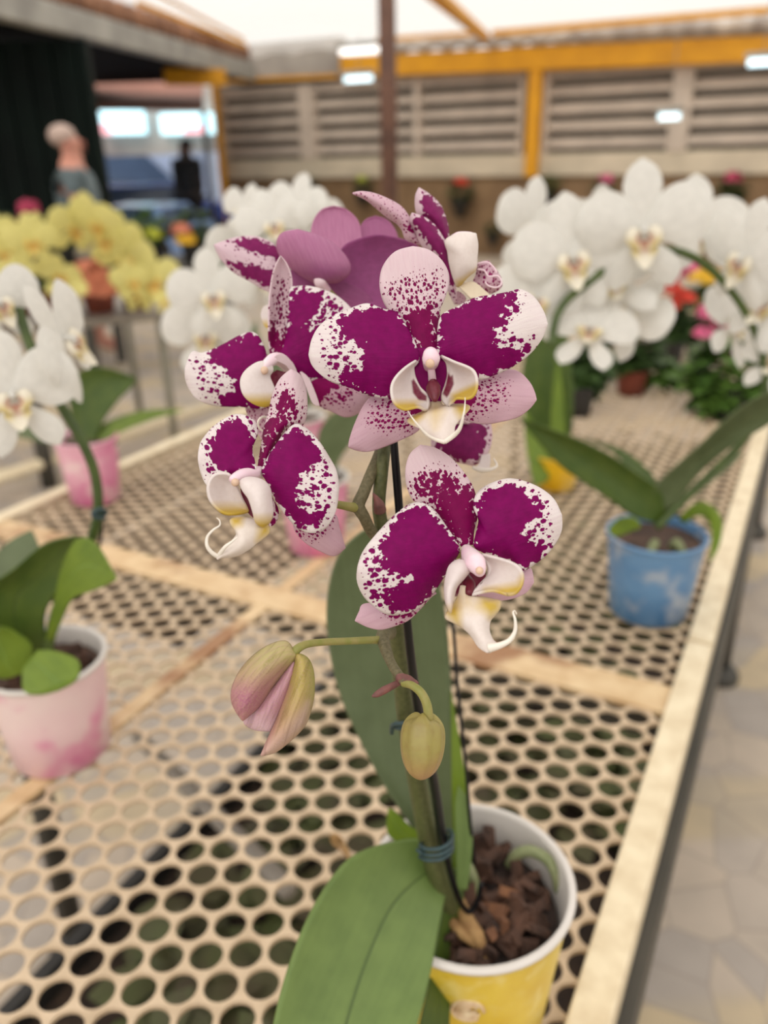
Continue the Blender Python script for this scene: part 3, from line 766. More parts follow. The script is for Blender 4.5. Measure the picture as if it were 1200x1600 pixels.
def hanging(px, py, s, fm, lab, folm='fol'):
    c = WU(px, py, 11.78); t = thing('hanging_planter', lab, 'planter', c, None)
    MB().lathe(c, [(0, -.24 * s), (.06 * s, -.24 * s), (.16 * s, 0), (.17 * s, .01 * s), (.15 * s, .01 * s), (0, -.02 * s)], 20).build('pot', M['plastic_dark'], t, smooth=True)
    MB().tube([c + UD * .15 * s, Vector(c) + UD * (.215) + Vector((0, 0, .1))], .01, 6, smooth_path=False).build('bracket', M['steel_dark'], t)
    f = MB(); leafcloud(f, c + Vector((0, 0, .1 * s)), .2 * s, .15 * s, .13 * s, 90, .11 * s); f.build('foliage', M[folm], t)
    if fm: f = MB(); blob_flowers(f, c + Vector((0, -.03, .22 * s)), .085 * s, 26, .05 * s); f.build('blossom', M[fm], t)
hanging(719, 312, 1.0, 'red_petals', 'black hanging planter with a red blossom on the wooden wall, right of the pole')
hanging(856, 300, .9, None, 'hanging planter of yellow-green leaves below the yellow upright', 'fol2')
hanging(944, 305, .9, 'pink_petals', 'dark hanging planter with a faded pink blossom, above the white orchids')
hanging(1138, 312, 1.1, 'magenta_petals', 'dark hanging planter half hidden at the right, leaning over the white orchids')
hanging(478, 300, .9, None, 'dark leafy hanging planter above the white orchids left of the pole')
hanging(566, 300, .8, 'lime_petals', 'hanging planter with yellow-green blossom between the brown pole and the pink petals')
hanging(770, 365, .7, None, 'small leafy hanging planter low on the wooden wall right of the red blossom')

# ------------------------------------------------------------------ the purple orchid in the yellow pot
T1 = (2.7273, 460, 360); T1b = (7.0588, 590, 530); T2 = (3.1579, 530, 680); T3 = (3.077, 270, 380); T4 = (2.553, 330, 280)
T5 = (3.1579, 340, 940); T6 = (4.6154, 540, 280); T7 = (2.3077, 420, 1220); T8 = (5.0, 420, 600); TP = (1.0, 0, 0)
PC = Vector((0.046, 0.345, BZ + .0006)); RIM = BZ + 0.115
plant = thing('potted_orchid', 'purple and white spotted orchid in bloom in a yellow and white pot, nearest the camera', 'orchid', PC)
# pot
def potmat(name, base, c2, c3, sc=14, white=True, zc=0.0):
    k = NT(name); n = k.noise(sc, 4); n2 = k.noise(sc * 2.2, 3)
    c = k.mix(k.rng(n, .38, .62), base, c2); c = k.mix(k.rng(n2, .52, .66, 0, .7), c, c3)
    k.l(c, k.b.inputs['Base Color']); k.val(k.b, 'Roughness', .35); return k.m
M['pot_yellow'] = potmat('yellow_marbled_pot', srgb(216, 188, 66), srgb(206, 172, 44), srgb(222, 202, 120), 30)
M['pot_rim'] = mat('off_white_plastic', srgb(212, 206, 200), .35, scale=30, var=.03)
def pot(parent, c, r0, r1, h, wall_m, rim_m, soil_m, soil_z=.85, n=56):
    c = Vector(c)
    MB().lathe(c, [(0, 0), (r0 - .002, 0), (r0, .002), (r0 + (r1 - r0) * .5, h * .5), (r1, h - .002)], n).build('pot_wall', wall_m, parent, smooth=True)
    rr = MB(); rr.lathe(c, [(r1, h - .003), (r1 + .0022, h - .0025), (r1 + .0026, h - .0005), (r1 + .001, h + .001), (r1 - .0015, h + .0008), (r1 - .0022, h - .002), (r0 + (r1 - r0) * .5 - .002, h * .5), (r0 - .0022, .004), (0, .004)], n)
    rr.build('rim', rim_m, parent, smooth=True)
    MB().lathe(c, [(r1 - .004 - (r1 - r0) * (1 - soil_z), h * soil_z), (0, h * soil_z + .002)], 32).build('potting_mix', soil_m, parent, smooth=True)
M['mix'] = mat('dark_potting_mix', srgb(50, 36, 30), .9, scale=90, col2=srgb(28, 20, 18), bump=.5)
pot(plant, PC, .046, .0575, .115, M['pot_yellow'], M['pot_rim'], M['mix'], .78)
# embossed rose on the pot wall
M['rose'] = mat('pale_rose_print', srgb(226, 206, 172), .4, scale=200, col2=srgb(196, 160, 120))
rz = MB(); rc = W(722, 1572, .4); a0 = math.atan2(-1, -.12)
rd = Vector((math.cos(a0), math.sin(a0), 0)); rt = Vector((-rd.y, rd.x, 0))
cc0 = Vector((PC.x, PC.y, 0)) + rd * .0535 + Vector((0, 0, BZ + .079))
for rr_, tw in ((.0085, 0), (.006, .6), (.0035, 1.1), (.0014, 1.6)):
    P = [cc0 + rt * rr_ * math.cos(a + tw) + Vector((0, 0, 1)) * rr_ * .9 * math.sin(a + tw) + rd * (.0008 + (.0085 - rr_) * .12) for a in [k * 5.4 / 9 for k in range(10)]]
    rz.tube(P, .0011, 6, seg=2)
rz.build('rose_emblem', M['rose'], plant, smooth=True)
# bark
M['bark'] = mat('orchid_bark', srgb(92, 62, 46), .85, scale=70, col2=srgb(44, 30, 24), bump=.6, bscale=160)
M['bark2'] = mat('pale_bark', srgb(126, 84, 54), .8, scale=70, col2=srgb(90, 58, 40), bump=.4, bscale=160)
random.seed(11)
def chip(mb, c, s):
    e = Euler((random.uniform(0, 6), random.uniform(0, 6), random.uniform(0, 6))).to_matrix()
    a, b, d = s * random.uniform(.8, 1.5), s * random.uniform(.5, .9), s * random.uniform(.25, .5)
    V = [];
    for x in (-1, 1):
        for y in (-1, 1):
            for z in (-1, 1): V.append(Vector(c) + e @ Vector((x * a * random.uniform(.6, 1.1), y * b * random.uniform(.6, 1.1), z * d * random.uniform(.6, 1.1))))
    mb.add(V, [(0, 1, 3, 2), (4, 6, 7, 5), (0, 4, 5, 1), (2, 3, 7, 6), (0, 2, 6, 4), (1, 5, 7, 3)])
bk = MB(); n_ = 0
while n_ < 130:
    x, y = random.uniform(-.05, .05), random.uniform(-.05, .05)
    if math.hypot(x, y) > .044: continue
    chip(bk, PC + Vector((x, y, .115 * .78 + random.uniform(-.003, .012))), .0075); n_ += 1
b_o = bk.build('bark_chips', M['bark'], plant, bevel=.0006); b_o['kind'] = 'stuff'
bk = MB()
for px, py, h in ((770, 1425, .10), (785, 1450, .10), (762, 1460, .098), (798, 1400, .1)):
    p = WZ(px, py, BZ + h); chip(bk, p, .008)
b_o = bk.build('pale_bark_chips', M['bark2'], plant, bevel=.0005); b_o['kind'] = 'stuff'
M['root'] = mat('aerial_root', srgb(138, 142, 104), .6, scale=200, col2=srgb(110, 120, 78))
def zt(pts, name, m_, r, par=plant):   # tube through (px, py, height above bench)
    mb = MB(); mb.tube([WZ(a, b, BZ + c) for a, b, c in pts], r, 10); return mb.build(name, m_, par, smooth=True)
zt([(796, 1352, .096), (808, 1335, .108), (830, 1330, .112), (856, 1344, .11), (868, 1368, .104), (872, 1392, .094)], 'aerial_root', M['root'], [.003, .0034, .0036, .0034, .003, .0026])
zt([(715, 1345, .110), (728, 1352, .114), (738, 1372, .108), (744, 1400, .098)], 'aerial_root', M['root'], .0035)
M['husk'] = mat('dry_husk', srgb(170, 136, 88), .8, scale=100, col2=srgb(126, 92, 54))
zt([(718, 1405, .108), (730, 1440, .106), (745, 1462, .104), (757, 1490, .098), (756, 1500, .096)], 'dry_leaf_base', M['husk'], [.003, .0048, .0044, .002, .0015])
zt([(705, 1440, .106), (725, 1460, .104), (745, 1478, .1)], 'dry_leaf_base', M['husk'], [.003, .0035, .002])

# --- stem, stake, ties
stem = ptube('flower_stem', TP, [(702, 1425, .462, 16), (690, 1385, .448, 16), (672, 1325, .425, 15.5), (653, 1225, .392, 15), (635, 1124, .352, 14.5), (621, 990, .315, 13), (612, 900, .297, 12), (598, 830, .287, 11), (592, 790, .283, 10.5), (596, 740, .281, 10.5), (601, 700, .282, 10), (610, 630, .288, 10), (640, 540, .30, 9), (668, 470, .315, 8)], M['stem'], plant, 18)
stem['label'] = 'thick olive green flower stem'
ptube('stem_branch', T8, [(872, 1230, .286, 40), (800, 1150, .281, 44), (745, 1040, .277, 46), (700, 950, .276, 52), (740, 850, .277, 48), (800, 700, .280, 46), (850, 580, .284, 44), (880, 470, .29, 40), (850, 380, .297, 36), (800, 250, .303, 32)], M['stem_g'], plant, 16)
ptube('bract', T8, [(868, 985, .279, 52), (858, 940, .277, 44), (840, 895, .276, 24), (812, 850, .275, 3)], M['bract'], plant, 12)
ptube('pedicel', T8, [(700, 965, .276, 44), (640, 960, .274, 36), (560, 945, .272, 32), (480, 930, .272, 28), (380, 880, .272, 26), (200, 800, .268, 26), (80, 740, .262, 26)], M['pedicel'], plant, 12, 'short green pedicel of the left flower')
ptube('stake', TP, [(612, 640, .274, 6.5), (616, 700, .276, 6.5), (624, 800, .284, 6.8), (636, 970, .300, 7), (653, 1102, .334, 7.5), (678, 1221, .376, 8), (691, 1311, .408, 8), (700, 1350, .424, 5.5), (710, 1385, .436, 5), (722, 1415, .448, 4.5), (735, 1424, .452, 4.5), (747, 1405, .45, 4), (752, 1380, .447, 4)], M['stake'], plant, 12, 'black wire stake hooked at its foot', seg=5)
ptube('thin_wire', TP, [(700, 930, .44, 2.6), (709, 990, .44, 2.8), (714, 1060, .44, 2.6), (721, 1130, .44, 2.8), (728, 1200, .445, 2.6), (735, 1290, .45, 2.8), (742, 1350, .458, 2.6)], M['stake'], plant, 8, 'thin black twisted wire behind the stem')
def ring(name, T, pts, r, m_): return ptube(name, T, [p + (r,) for p in pts], m_, plant, 8)
for dy, s_ in ((0, 0), (9, .3), (17, -.2)):
    ring('tie', TP, [(656, 1322 + dy, .405), (668, 1327 + dy, .398), (690, 1325 + dy, .397), (706, 1312 + dy, .405), (704, 1298 + dy, .42), (690, 1300 + dy, .432), (668, 1310 + dy, .43), (656, 1322 + dy, .408)], 3.2, M['tie'])
ring('tie', TP, [(655, 1330, .405), (652, 1328, .402), (660, 1334, .40)], 2.6, M['tie'])
ring('tie', TP, [(612, 1145, .352), (614, 1133, .342), (630, 1130, .336), (650, 1126, .335), (662, 1118, .34), (658, 1112, .352), (640, 1118, .37), (620, 1130, .362), (613, 1134, .35), (625, 1138, .34), (640, 1133, .336)], 3.6, M['tie'])

# --- leaves of the purple orchid
LG = srgb(86, 116, 58)
patch('leaf', T7, [(640, 300), (560, 215), (430, 225), (300, 275), (215, 370), (145, 490), (95, 610), (50, 750), (15, 900), (-10, 1060), (60, 1250), (200, 1340)],
      [(660, 330), (650, 360), (632, 420), (612, 520), (590, 650), (562, 780), (530, 900), (490, 1040), (420, 1180), (320, 1290), (200, 1340)],
      .455, .33, M['leaf'], plant, dl=-.006, dr=.004, cup=.008, thick=.0018, nu=60, nv=36, dcurve=-.012, label='large broad green leaf arching towards the camera')
patch('leaf', T7, [(650, 300), (640, 400), (615, 520), (592, 660), (565, 790), (540, 900), (520, 1000)],
      [(690, 330), (700, 420), (672, 520), (660, 640), (652, 760), (648, 880), (640, 1000), (520, 1001)],
      .462, .40, M['leaf_dark'], plant, dl=.006, dr=.012, thick=.0015, label='shaded right fold of the big leaf, painted in darker green')  # same leaf's shadowed fold; its shade is put into the darker green
patch('leaf', TP, [(698, 1420), (672, 1330), (640, 1285), (600, 1225), (560, 1150), (530, 1080), (513, 1000), (512, 930), (528, 870), (560, 835), (600, 815), (630, 812)],
      [(712, 1420), (712, 1330), (708, 1250), (706, 1150), (703, 1060), (696, 970), (682, 900), (660, 840), (630, 812)],
      .465, .44, M['leaf_back'], plant, dl=.012, dr=.0, cup=.012, thick=.0016, nu=60, dcurve=.012, label='upright grey-green leaf behind the stem')
patch('leaf', TP, [(704, 1400), (708, 1330), (706, 1250), (705, 1150), (704, 1080)], [(716, 1400), (736, 1340), (738, 1290), (722, 1180), (705, 1080)],
      .467, .462, M['leaf_bright'], plant, thick=.0014, label='narrow yellow-green leaf right of the stem')
patch('leaf', TP, [(714, 1390), (712, 1320), (711, 1260), (716, 1228)], [(730, 1390), (738, 1320), (735, 1262), (724, 1238), (716, 1228)],
      .455, .448, M['leaf'], plant, thick=.0014)
patch('leaf', TP, [(676, 1380), (640, 1330), (606, 1302), (607, 1262)], [(700, 1370), (668, 1310), (640, 1290), (618, 1268), (607, 1262)],
      .468, .47, M['leaf_bright'], plant, thick=.0014)
# dry curl lying on the bench left of the pot
cz = MB(); cz.tube([WZ(545, 1335, BZ + .008), WZ(536, 1318, BZ + .012), (WZ(528, 1308, BZ + .02)), WZ(520, 1306, BZ + .014), WZ(522, 1316, BZ + .008), WZ(535, 1328, BZ + .006), WZ(550, 1345, BZ + .006)], [.001, .0016, .002, .002, .0018, .0014, .001], 8)
tag(cz.build('dry_tendril', M['husk'], smooth=True), 'curled dry tan tendril lying on the bench left of the yellow pot', 'tendril')

YEL = (.62, .43, .06); WHT = (.80, .72, .70); PNK = (.78, .62, .66); CRM = (.17, .002, .035); PAL = (.76, .66, .50)
# ================= flower 1, front centre
D1 = .258
f1 = flower(plant, T1b, 0, 0, D1, [(560, 330, D1 + .006, 50), (585, 260, D1 + .001, 88), (590, 210, D1 - .004, 100), (585, 165, D1 - .003, 84), (580, 125, D1, 40)], 'front flower facing the camera, centre of the cluster', tan=(578, 268, D1 - .012, 52))
ptube('stalk', T1b, [(585, 300, D1 + .001, 40), (600, 400, D1 + .002, 42), (605, 480, D1 + .005, 48)], M['column'], f1)
patch('sepal', T1, [(520, 515), (492, 470), (462, 400), (402, 340), (372, 280), (364, 215), (380, 150), (430, 92), (505, 70)],
      [(605, 515), (612, 440), (618, 370), (622, 330), (640, 290), (657, 235), (655, 180), (625, 125), (570, 84), (505, 70)],
      D1 + .004, D1 + .008, M['sepal'], f1, dl=.003, dr=.003, cup=-.004, rip=.0008,
      cores=[([(530, 520), (500, 430), (470, 370), (520, 330), (560, 320), (600, 350), (605, 520)], 110, 1.0), ([(400, 320), (380, 240), (450, 200), (540, 170), (620, 170), (645, 240), (620, 330), (500, 340)], 90, .42)], fall=110)
patch('sepal', T1, [(560, 700), (500, 690), (430, 695), (340, 705), (296, 745), (258, 825), (236, 890), (232, 922)],
      [(585, 740), (550, 820), (520, 858), (470, 885), (400, 915), (320, 941), (265, 936), (232, 922)],
      D1 + .006, D1 + .014, M['sepal_pink'], f1, dl=.002, dr=.004, cup=-.003, rip=.0006,
      cores=[([(560, 700), (480, 700), (500, 780), (540, 800)], 90, .9), ([(330, 720), (450, 700), (540, 740), (500, 860), (400, 870), (300, 830)], 90, .42)])
patch('sepal', T1, [(670, 690), (720, 640), (800, 632), (850, 608), (910, 592), (962, 607), (1003, 650), (1022, 690), (1030, 722)],
      [(650, 720), (700, 790), (750, 815), (810, 825), (880, 815), (950, 795), (1000, 760), (1030, 722)],
      D1 + .006, D1 + .014, M['sepal_pink'], f1, dl=.002, dr=.004, cup=-.003, rip=.0006,
      cores=[([(680, 690), (760, 650), (780, 720), (740, 790), (690, 760)], 90, .9), ([(700, 690), (850, 620), (920, 650), (900, 740), (800, 790), (720, 790)], 90, .42)])
patch('petal', T1, [(532, 535), (505, 460), (462, 385), (435, 348), (375, 335), (310, 312), (238, 334), (160, 366), (105, 412), (75, 468), (63, 530)],
      [(530, 560), (480, 620), (440, 690), (395, 714), (310, 700), (230, 668), (160, 645), (110, 612), (76, 572), (63, 530)],
      D1 + .002, D1 + .004, M['petal'], f1, dl=.003, dr=.002, cup=-.005, rip=.0011, ripn=4,
      cores=[[(530, 545), (500, 450), (440, 355), (330, 325), (262, 350), (180, 385), (200, 440), (265, 480), (300, 520), (300, 590), (210, 600), (190, 640), (300, 690), (400, 708), (450, 660)],
             ([(110, 450), (200, 450), (260, 520), (240, 600), (140, 590), (110, 540)], 60, .45)], fall=60)
patch('petal', T1, [(608, 520), (611, 470), (613, 410), (630, 358), (690, 328), (770, 288), (850, 275), (920, 262), (965, 252), (1020, 284), (1060, 345), (1077, 400)],
      [(625, 545), (680, 570), (740, 615), (790, 636), (850, 617), (930, 580), (1000, 528), (1050, 468), (1077, 400)],
      D1 + .002, D1 + .003, M['petal'], f1, dl=.002, dr=.003, cup=-.005, rip=.0011, ripn=4,
      cores=[[(610, 530), (620, 400), (640, 355), (770, 292), (900, 270), (940, 275), (930, 320), (870, 370), (850, 430), (870, 500), (960, 500), (1000, 500), (930, 572), (850, 610), (780, 628), (680, 560)],
             ([(880, 290), (970, 280), (960, 350), (900, 440), (1020, 450), (1000, 510), (880, 500), (850, 400)], 60, .5)], fall=60)
cr = lambda poly: ('poly', poly, CRM, 22)
patch('throat', T1b, [(420, 100), (330, 280), (360, 450), (430, 620), (600, 760)], [(740, 90), (800, 280), (800, 450), (760, 620), (600, 760)],
      D1 + .0035, D1 + .004, M['petal'], f1, base=1.2, nu=20, nv=16, label='magenta centre where the petals join')
lip1 = patch('lip', T1b, [(590, 690), (560, 760), (520, 792), (400, 850), (328, 902), (375, 945), (480, 990), (560, 1050), (640, 1100), (738, 1146)],
      [(700, 690), (720, 735), (780, 735), (880, 722), (980, 728), (1016, 768), (910, 880), (850, 960), (832, 1050), (738, 1146)],
      D1 - .001, D1 - .017, M['lobe'], f1, cup=-.004, dl=.003, dr=.003, nu=40, thick=.0007,
      cols=[(.80, .71, .66), ('poly', [(600, 690), (560, 800), (640, 980), (720, 800), (700, 690)], (.72, .56, .30), 160), ('poly', [(320, 900), (400, 840), (520, 790), (500, 870), (400, 950)], YEL, 90), ('poly', [(860, 720), (1020, 725), (1020, 800), (900, 870), (860, 800)], YEL, 110)])
patch('lip_lobe', T1b, [(420, 238), (300, 318), (200, 420), (153, 520), (158, 640), (205, 730), (295, 777), (380, 762), (450, 752), (540, 792)],
      [(424, 240), (398, 300), (412, 400), (470, 520), (545, 600), (575, 700), (540, 792)],
      D1 - .002, D1 - .006, M['lobe'], f1, dl=-.008, dr=.003, cup=.004, thick=.0008,
      cols=[WHT, ('y', 650, YEL, 90), ('poly', [(430, 720), (600, 640), (600, 800), (500, 800)], WHT, 60), cr([(370, 465), (400, 440), (440, 500), (490, 585), (550, 635), (540, 690), (450, 680), (385, 600)])])
patch('lip_lobe', T1b, [(698, 183), (770, 215), (860, 255), (980, 300), (1060, 350), (1097, 440), (1090, 560), (1040, 642), (960, 657), (880, 650), (830, 690), (778, 735)],
      [(700, 188), (758, 260), (768, 380), (740, 500), (705, 600), (712, 680), (778, 735)],
      D1 - .002, D1 - .006, M['lobe'], f1, dl=-.008, dr=.003, cup=.004, thick=.0008,
      cols=[WHT, ('poly', [(820, 620), (1120, 480), (1120, 700), (820, 720)], YEL, 70), cr([(770, 370), (800, 410), (832, 400), (845, 500), (790, 620), (765, 655), (712, 610), (745, 500)])])
ptube('callus', T1b, [(612, 480, D1 - .001, 50), (615, 540, D1 - .004, 84), (625, 600, D1 - .007, 68), (632, 680, D1 - .009, 22)], M['callus'], f1, label='dark crimson callus')
ptube('tendril', T1b, [(738, 1135, D1 - .017, 26), (640, 1108, D1 - .018, 20), (540, 1050, D1 - .020, 17), (430, 930, D1 - .022, 11), (370, 850, D1 - .022, 6), (335, 790, D1 - .021, 3)], M['tendril'], f1, 8)
ptube('tendril', T1b, [(738, 1135, D1 - .017, 28), (840, 1060, D1 - .018, 30), (905, 985, D1 - .020, 22), (945, 850, D1 - .022, 13), (962, 740, D1 - .022, 8), (965, 640, D1 - .021, 3)], M['tendril'], f1, 8)

# ================= flower 2, lower right
D2 = .248
f2 = flower(plant, T2, 0, 0, D2, [(625, 560, D2 + .004, 24), (645, 595, D2 - .001, 44), (672, 630, D2 - .006, 52), (690, 665, D2 - .008, 38), (696, 684, D2 - .007, 16)], 'lower right flower turned slightly right', tan=(692, 668, D2 - .011, 20))
patch('sepal', T2, [(600, 548), (545, 480), (490, 410), (430, 350), (370, 325), (340, 270), (328, 210), (332, 145), (355, 88), (402, 50)],
      [(660, 540), (664, 470), (680, 405), (678, 330), (658, 255), (615, 185), (550, 112), (475, 65), (402, 50)],
      D2 + .004, D2 + .010, M['sepal'], f2, cup=-.004, dl=.003, dr=.003, rip=.0008,
      cores=[([(620, 552), (550, 480), (480, 370), (450, 320), (560, 300), (640, 240), (678, 330), (670, 430), (655, 540)], 120, 1.0), ([(345, 270), (380, 180), (500, 150), (620, 210), (660, 300), (560, 330), (420, 330)], 70, .55)], fall=110)
patch('sepal', T2, [(470, 770), (380, 800), (250, 830), (125, 832), (100, 870), (80, 915)],
      [(480, 780), (450, 800), (400, 855), (340, 912), (260, 945), (200, 958), (140, 945), (80, 915)],
      D2 + .010, D2 + .012, M['sepal_pink'], f2, cup=-.002, cores=[([(460, 770), (300, 860), (230, 890), (300, 915), (400, 860)], 70, .75)])
patch('sepal', T2, [(680, 730), (800, 730), (890, 680), (925, 650), (948, 665), (958, 725)],
      [(640, 790), (700, 802), (770, 813), (850, 806), (920, 775), (958, 725)],
      D2 + .006, D2 + .012, M['sepal_pink'], f2, cup=-.002, cores=[([(640, 740), (690, 740), (690, 800), (640, 800)], 60, .5)])
patch('petal', T2, [(592, 555), (560, 500), (520, 440), (480, 385), (440, 348), (395, 332), (340, 345), (280, 390), (210, 460), (150, 530), (112, 590), (93, 650)],
      [(592, 575), (555, 640), (515, 700), (465, 775), (405, 842), (350, 872), (290, 886), (230, 881), (170, 842), (120, 790), (90, 720), (93, 650)],
      D2 + .002, D2 - .004, M['petal'], f2, dl=.003, dr=.003, cup=-.007, rip=.0012, ripn=4,
      cores=[[(592, 562), (500, 450), (440, 370), (380, 352), (300, 400), (240, 480), (210, 560), (215, 640), (280, 690), (370, 690), (350, 740), (250, 790), (240, 840), (310, 868), (400, 835), (470, 760), (570, 620)],
             ([(130, 570), (200, 540), (260, 660), (150, 660)], 60, .5), ([(180, 790), (300, 700), (380, 720), (250, 860)], 50, .6), ([(115, 610), (220, 560), (400, 680), (350, 760), (200, 860), (120, 760)], 45, .46)], fall=55)
patch('petal', T2, [(662, 545), (680, 470), (690, 415), (664, 355), (672, 300), (712, 258), (780, 226), (850, 215), (930, 234), (1000, 268), (1060, 320), (1096, 395)],
      [(675, 560), (730, 585), (810, 612), (870, 640), (905, 667), (950, 645), (1010, 600), (1060, 542), (1095, 470), (1096, 395)],
      D2 + .002, D2 + .006, M['petal'], f2, dl=.003, dr=.002, cup=-.006, rip=.0012, ripn=4,
      cores=[[(665, 545), (695, 430), (680, 350), (740, 280), (830, 250), (910, 275), (960, 330), (1000, 400), (950, 420), (900, 490), (950, 545), (1020, 540), (980, 610), (912, 655), (860, 630), (760, 590)],
             ([(930, 260), (1040, 340), (1020, 420), (960, 430), (900, 300)], 55, .5), ([(880, 400), (1000, 330), (1062, 430), (1010, 590), (930, 560)], 45, .42)], fall=50)
patch('lip', T2, [(600, 740), (590, 790), (555, 850), (527, 885), (532, 908), (600, 942), (650, 985), (690, 1045), (735, 1072)],
      [(640, 750), (645, 795), (700, 800), (760, 812), (797, 822), (785, 865), (745, 912), (738, 962), (755, 1010), (785, 1045), (735, 1072)],
      D2 - .006, D2 - .018, M['lobe'], f2, cup=-.004, dl=.002, dr=.003, thick=.0007,
      cols=[(.82, .74, .70), ('poly', [(600, 740), (600, 860), (680, 860), (640, 760)], (.74, .60, .38), 90), ('poly', [(520, 880), (590, 800), (600, 900), (600, 945)], YEL, 50), ('poly', [(700, 800), (800, 815), (790, 870), (740, 900), (690, 850)], YEL, 60)])
patch('lip_lobe', T2, [(572, 625), (545, 650), (530, 700), (524, 760), (530, 820), (548, 872)],
      [(590, 618), (630, 630), (643, 662), (615, 702), (578, 745), (560, 800), (548, 872)],
      D2 - .004, D2 - .012, M['lobe'], f2, dl=-.002, dr=.001, cup=-.004, thick=.001, cols=[(.79, .70, .69), ('s', .8, YEL, .3)])
patch('lip_lobe', T2, [(700, 588), (745, 597), (830, 620), (885, 648), (908, 692), (900, 742), (870, 780), (830, 788)],
      [(702, 590), (735, 650), (730, 700), (690, 740), (660, 770), (640, 792), (700, 776), (760, 768), (830, 788)],
      D2 - .002, D2 - .012, M['lobe'], f2, dl=-.005, dr=.0, cup=.003, thick=.0009, cols=[WHT, ('poly', [(720, 765), (880, 735), (920, 680), (920, 800), (720, 800)], YEL, 50)])
patch('lip_throat', T2, [(640, 660), (600, 700), (570, 750), (565, 795)], [(722, 672), (720, 710), (690, 745), (640, 790), (565, 795)],
      D2 + .002, D2 + .001, M['lobe'], f2, thick=.0005, cols=[CRM, ('s', .8, (.5, .35, .35), .3)], label='crimson throat')
ptube('callus', T2, [(620, 700, D2 - .001, 26), (640, 740, D2 - .004, 34), (640, 785, D2 - .008, 16)], M['callus'], f2)
ptube('tendril', T2, [(738, 1050, D2 - .018, 24), (790, 1038, D2 - .019, 17), (840, 1012, D2 - .019, 13), (868, 965, D2 - .019, 10), (868, 910, D2 - .019, 7), (858, 876, D2 - .018, 4.5), (866, 867, D2 - .017, 3.5), (875, 884, D2 - .017, 2.5)], M['tendril'], f2, 10)

# ================= flower 3, lower left
D3 = .254
f3 = flower(plant, T3, 0, 0, D3, [(430, 1100, D3 + .006, 30), (385, 1108, D3, 34), (330, 1120, D3 - .006, 34), (290, 1135, D3 - .010, 22), (278, 1140, D3 - .011, 8)], 'left flower turned down and to the left', tan=(300, 1150, D3 - .0115, 20))
patch('sepal', T3, [(408, 1085), (425, 980), (442, 880), (465, 800), (480, 730), (515, 655), (568, 608)],
      [(450, 1070), (485, 990), (530, 915), (575, 885), (625, 872), (642, 820), (645, 750), (636, 690), (612, 635), (568, 608)],
      D3 + .004, D3 + .012, M['sepal'], f3, cup=-.006, dl=.004, dr=.006, rip=.0008,
      cores=[([(410, 1085), (430, 960), (465, 850), (530, 840), (560, 870), (520, 920), (460, 1030)], 150, 1.0), ([(470, 800), (520, 680), (580, 700), (630, 800), (600, 860), (500, 850)], 90, .58)], fall=110)
patch('sepal', T3, [(575, 1330), (590, 1385), (640, 1440), (710, 1480), (775, 1502), (828, 1465)],
      [(640, 1300), (720, 1330), (780, 1305), (800, 1370), (815, 1420), (828, 1465)],
      D3 + .006, D3 + .016, M['sepal_pink'], f3, cup=-.003, cores=[([(575, 1320), (610, 1400), (680, 1420), (780, 1320), (700, 1300)], 80, .7)])
patch('sepal', T3, [(440, 1200), (450, 1290), (450, 1340), (470, 1362)], [(470, 1210), (505, 1270), (508, 1310), (495, 1345), (470, 1362)],
      D3 + .004, D3 + .006, M['sepal'], f3, base=.6, nu=20, nv=14)
patch('petal', T3, [(385, 1085), (300, 1110), (220, 1132), (168, 1165), (138, 1110), (122, 1040), (132, 970), (155, 930), (190, 888)],
      [(400, 1085), (388, 1030), (380, 985), (398, 940), (408, 905), (395, 858), (350, 830), (300, 825), (245, 848), (190, 888)],
      D3 - .002, D3 + .002, M['petal'], f3, dl=-.004, dr=.006, cup=-.004, rip=.001,
      cores=[[(395, 1085), (378, 1000), (385, 930), (350, 862), (290, 845), (230, 880), (190, 940), (185, 1020), (215, 1080), (290, 1108)], ([(140, 980), (190, 900), (230, 1100), (160, 1140)], 50, .45)], fall=45)
patch('petal', T3, [(428, 1090), (450, 1045), (485, 985), (525, 930), (565, 885), (600, 870), (650, 898), (700, 950), (745, 1020), (783, 1090), (798, 1165)],
      [(430, 1110), (455, 1150), (490, 1225), (530, 1290), (570, 1340), (620, 1380), (680, 1393), (735, 1370), (770, 1315), (788, 1260), (798, 1165)],
      D3 + .0, D3 + .004, M['petal'], f3, dl=.004, dr=-.002, cup=-.006, rip=.0012, ripn=4,
      cores=[[(428, 1098), (480, 1000), (565, 900), (600, 885), (655, 940), (700, 990), (700, 1040), (640, 1080), (600, 1130), (590, 1220), (620, 1280), (700, 1310), (690, 1360), (600, 1350), (540, 1285), (480, 1200)],
             ([(590, 1060), (720, 980), (775, 1140), (765, 1290), (640, 1330), (570, 1200)], 50, .44), ([(600, 1280), (760, 1270), (720, 1370), (620, 1370)], 50, .6)], fall=52)
patch('lip_lobe', T3, [(285, 1135), (262, 1108), (200, 1113), (170, 1158), (172, 1215), (198, 1262), (245, 1298), (300, 1302), (362, 1290)],
      [(290, 1140), (315, 1185), (335, 1230), (352, 1262), (362, 1290)],
      D3 - .008, D3 - .006, M['lobe'], f3, dl=-.006, dr=.0, cup=.003, thick=.0009, cols=[WHT, ('y', 1235, YEL, 60)])
patch('lip_throat', T3, [(325, 1180), (335, 1230), (350, 1280), (385, 1320)], [(360, 1180), (385, 1230), (395, 1290), (385, 1320)],
      D3 - .004, D3 - .004, M['lobe'], f3, nu=20, nv=12, cols=[CRM], label='crimson throat')
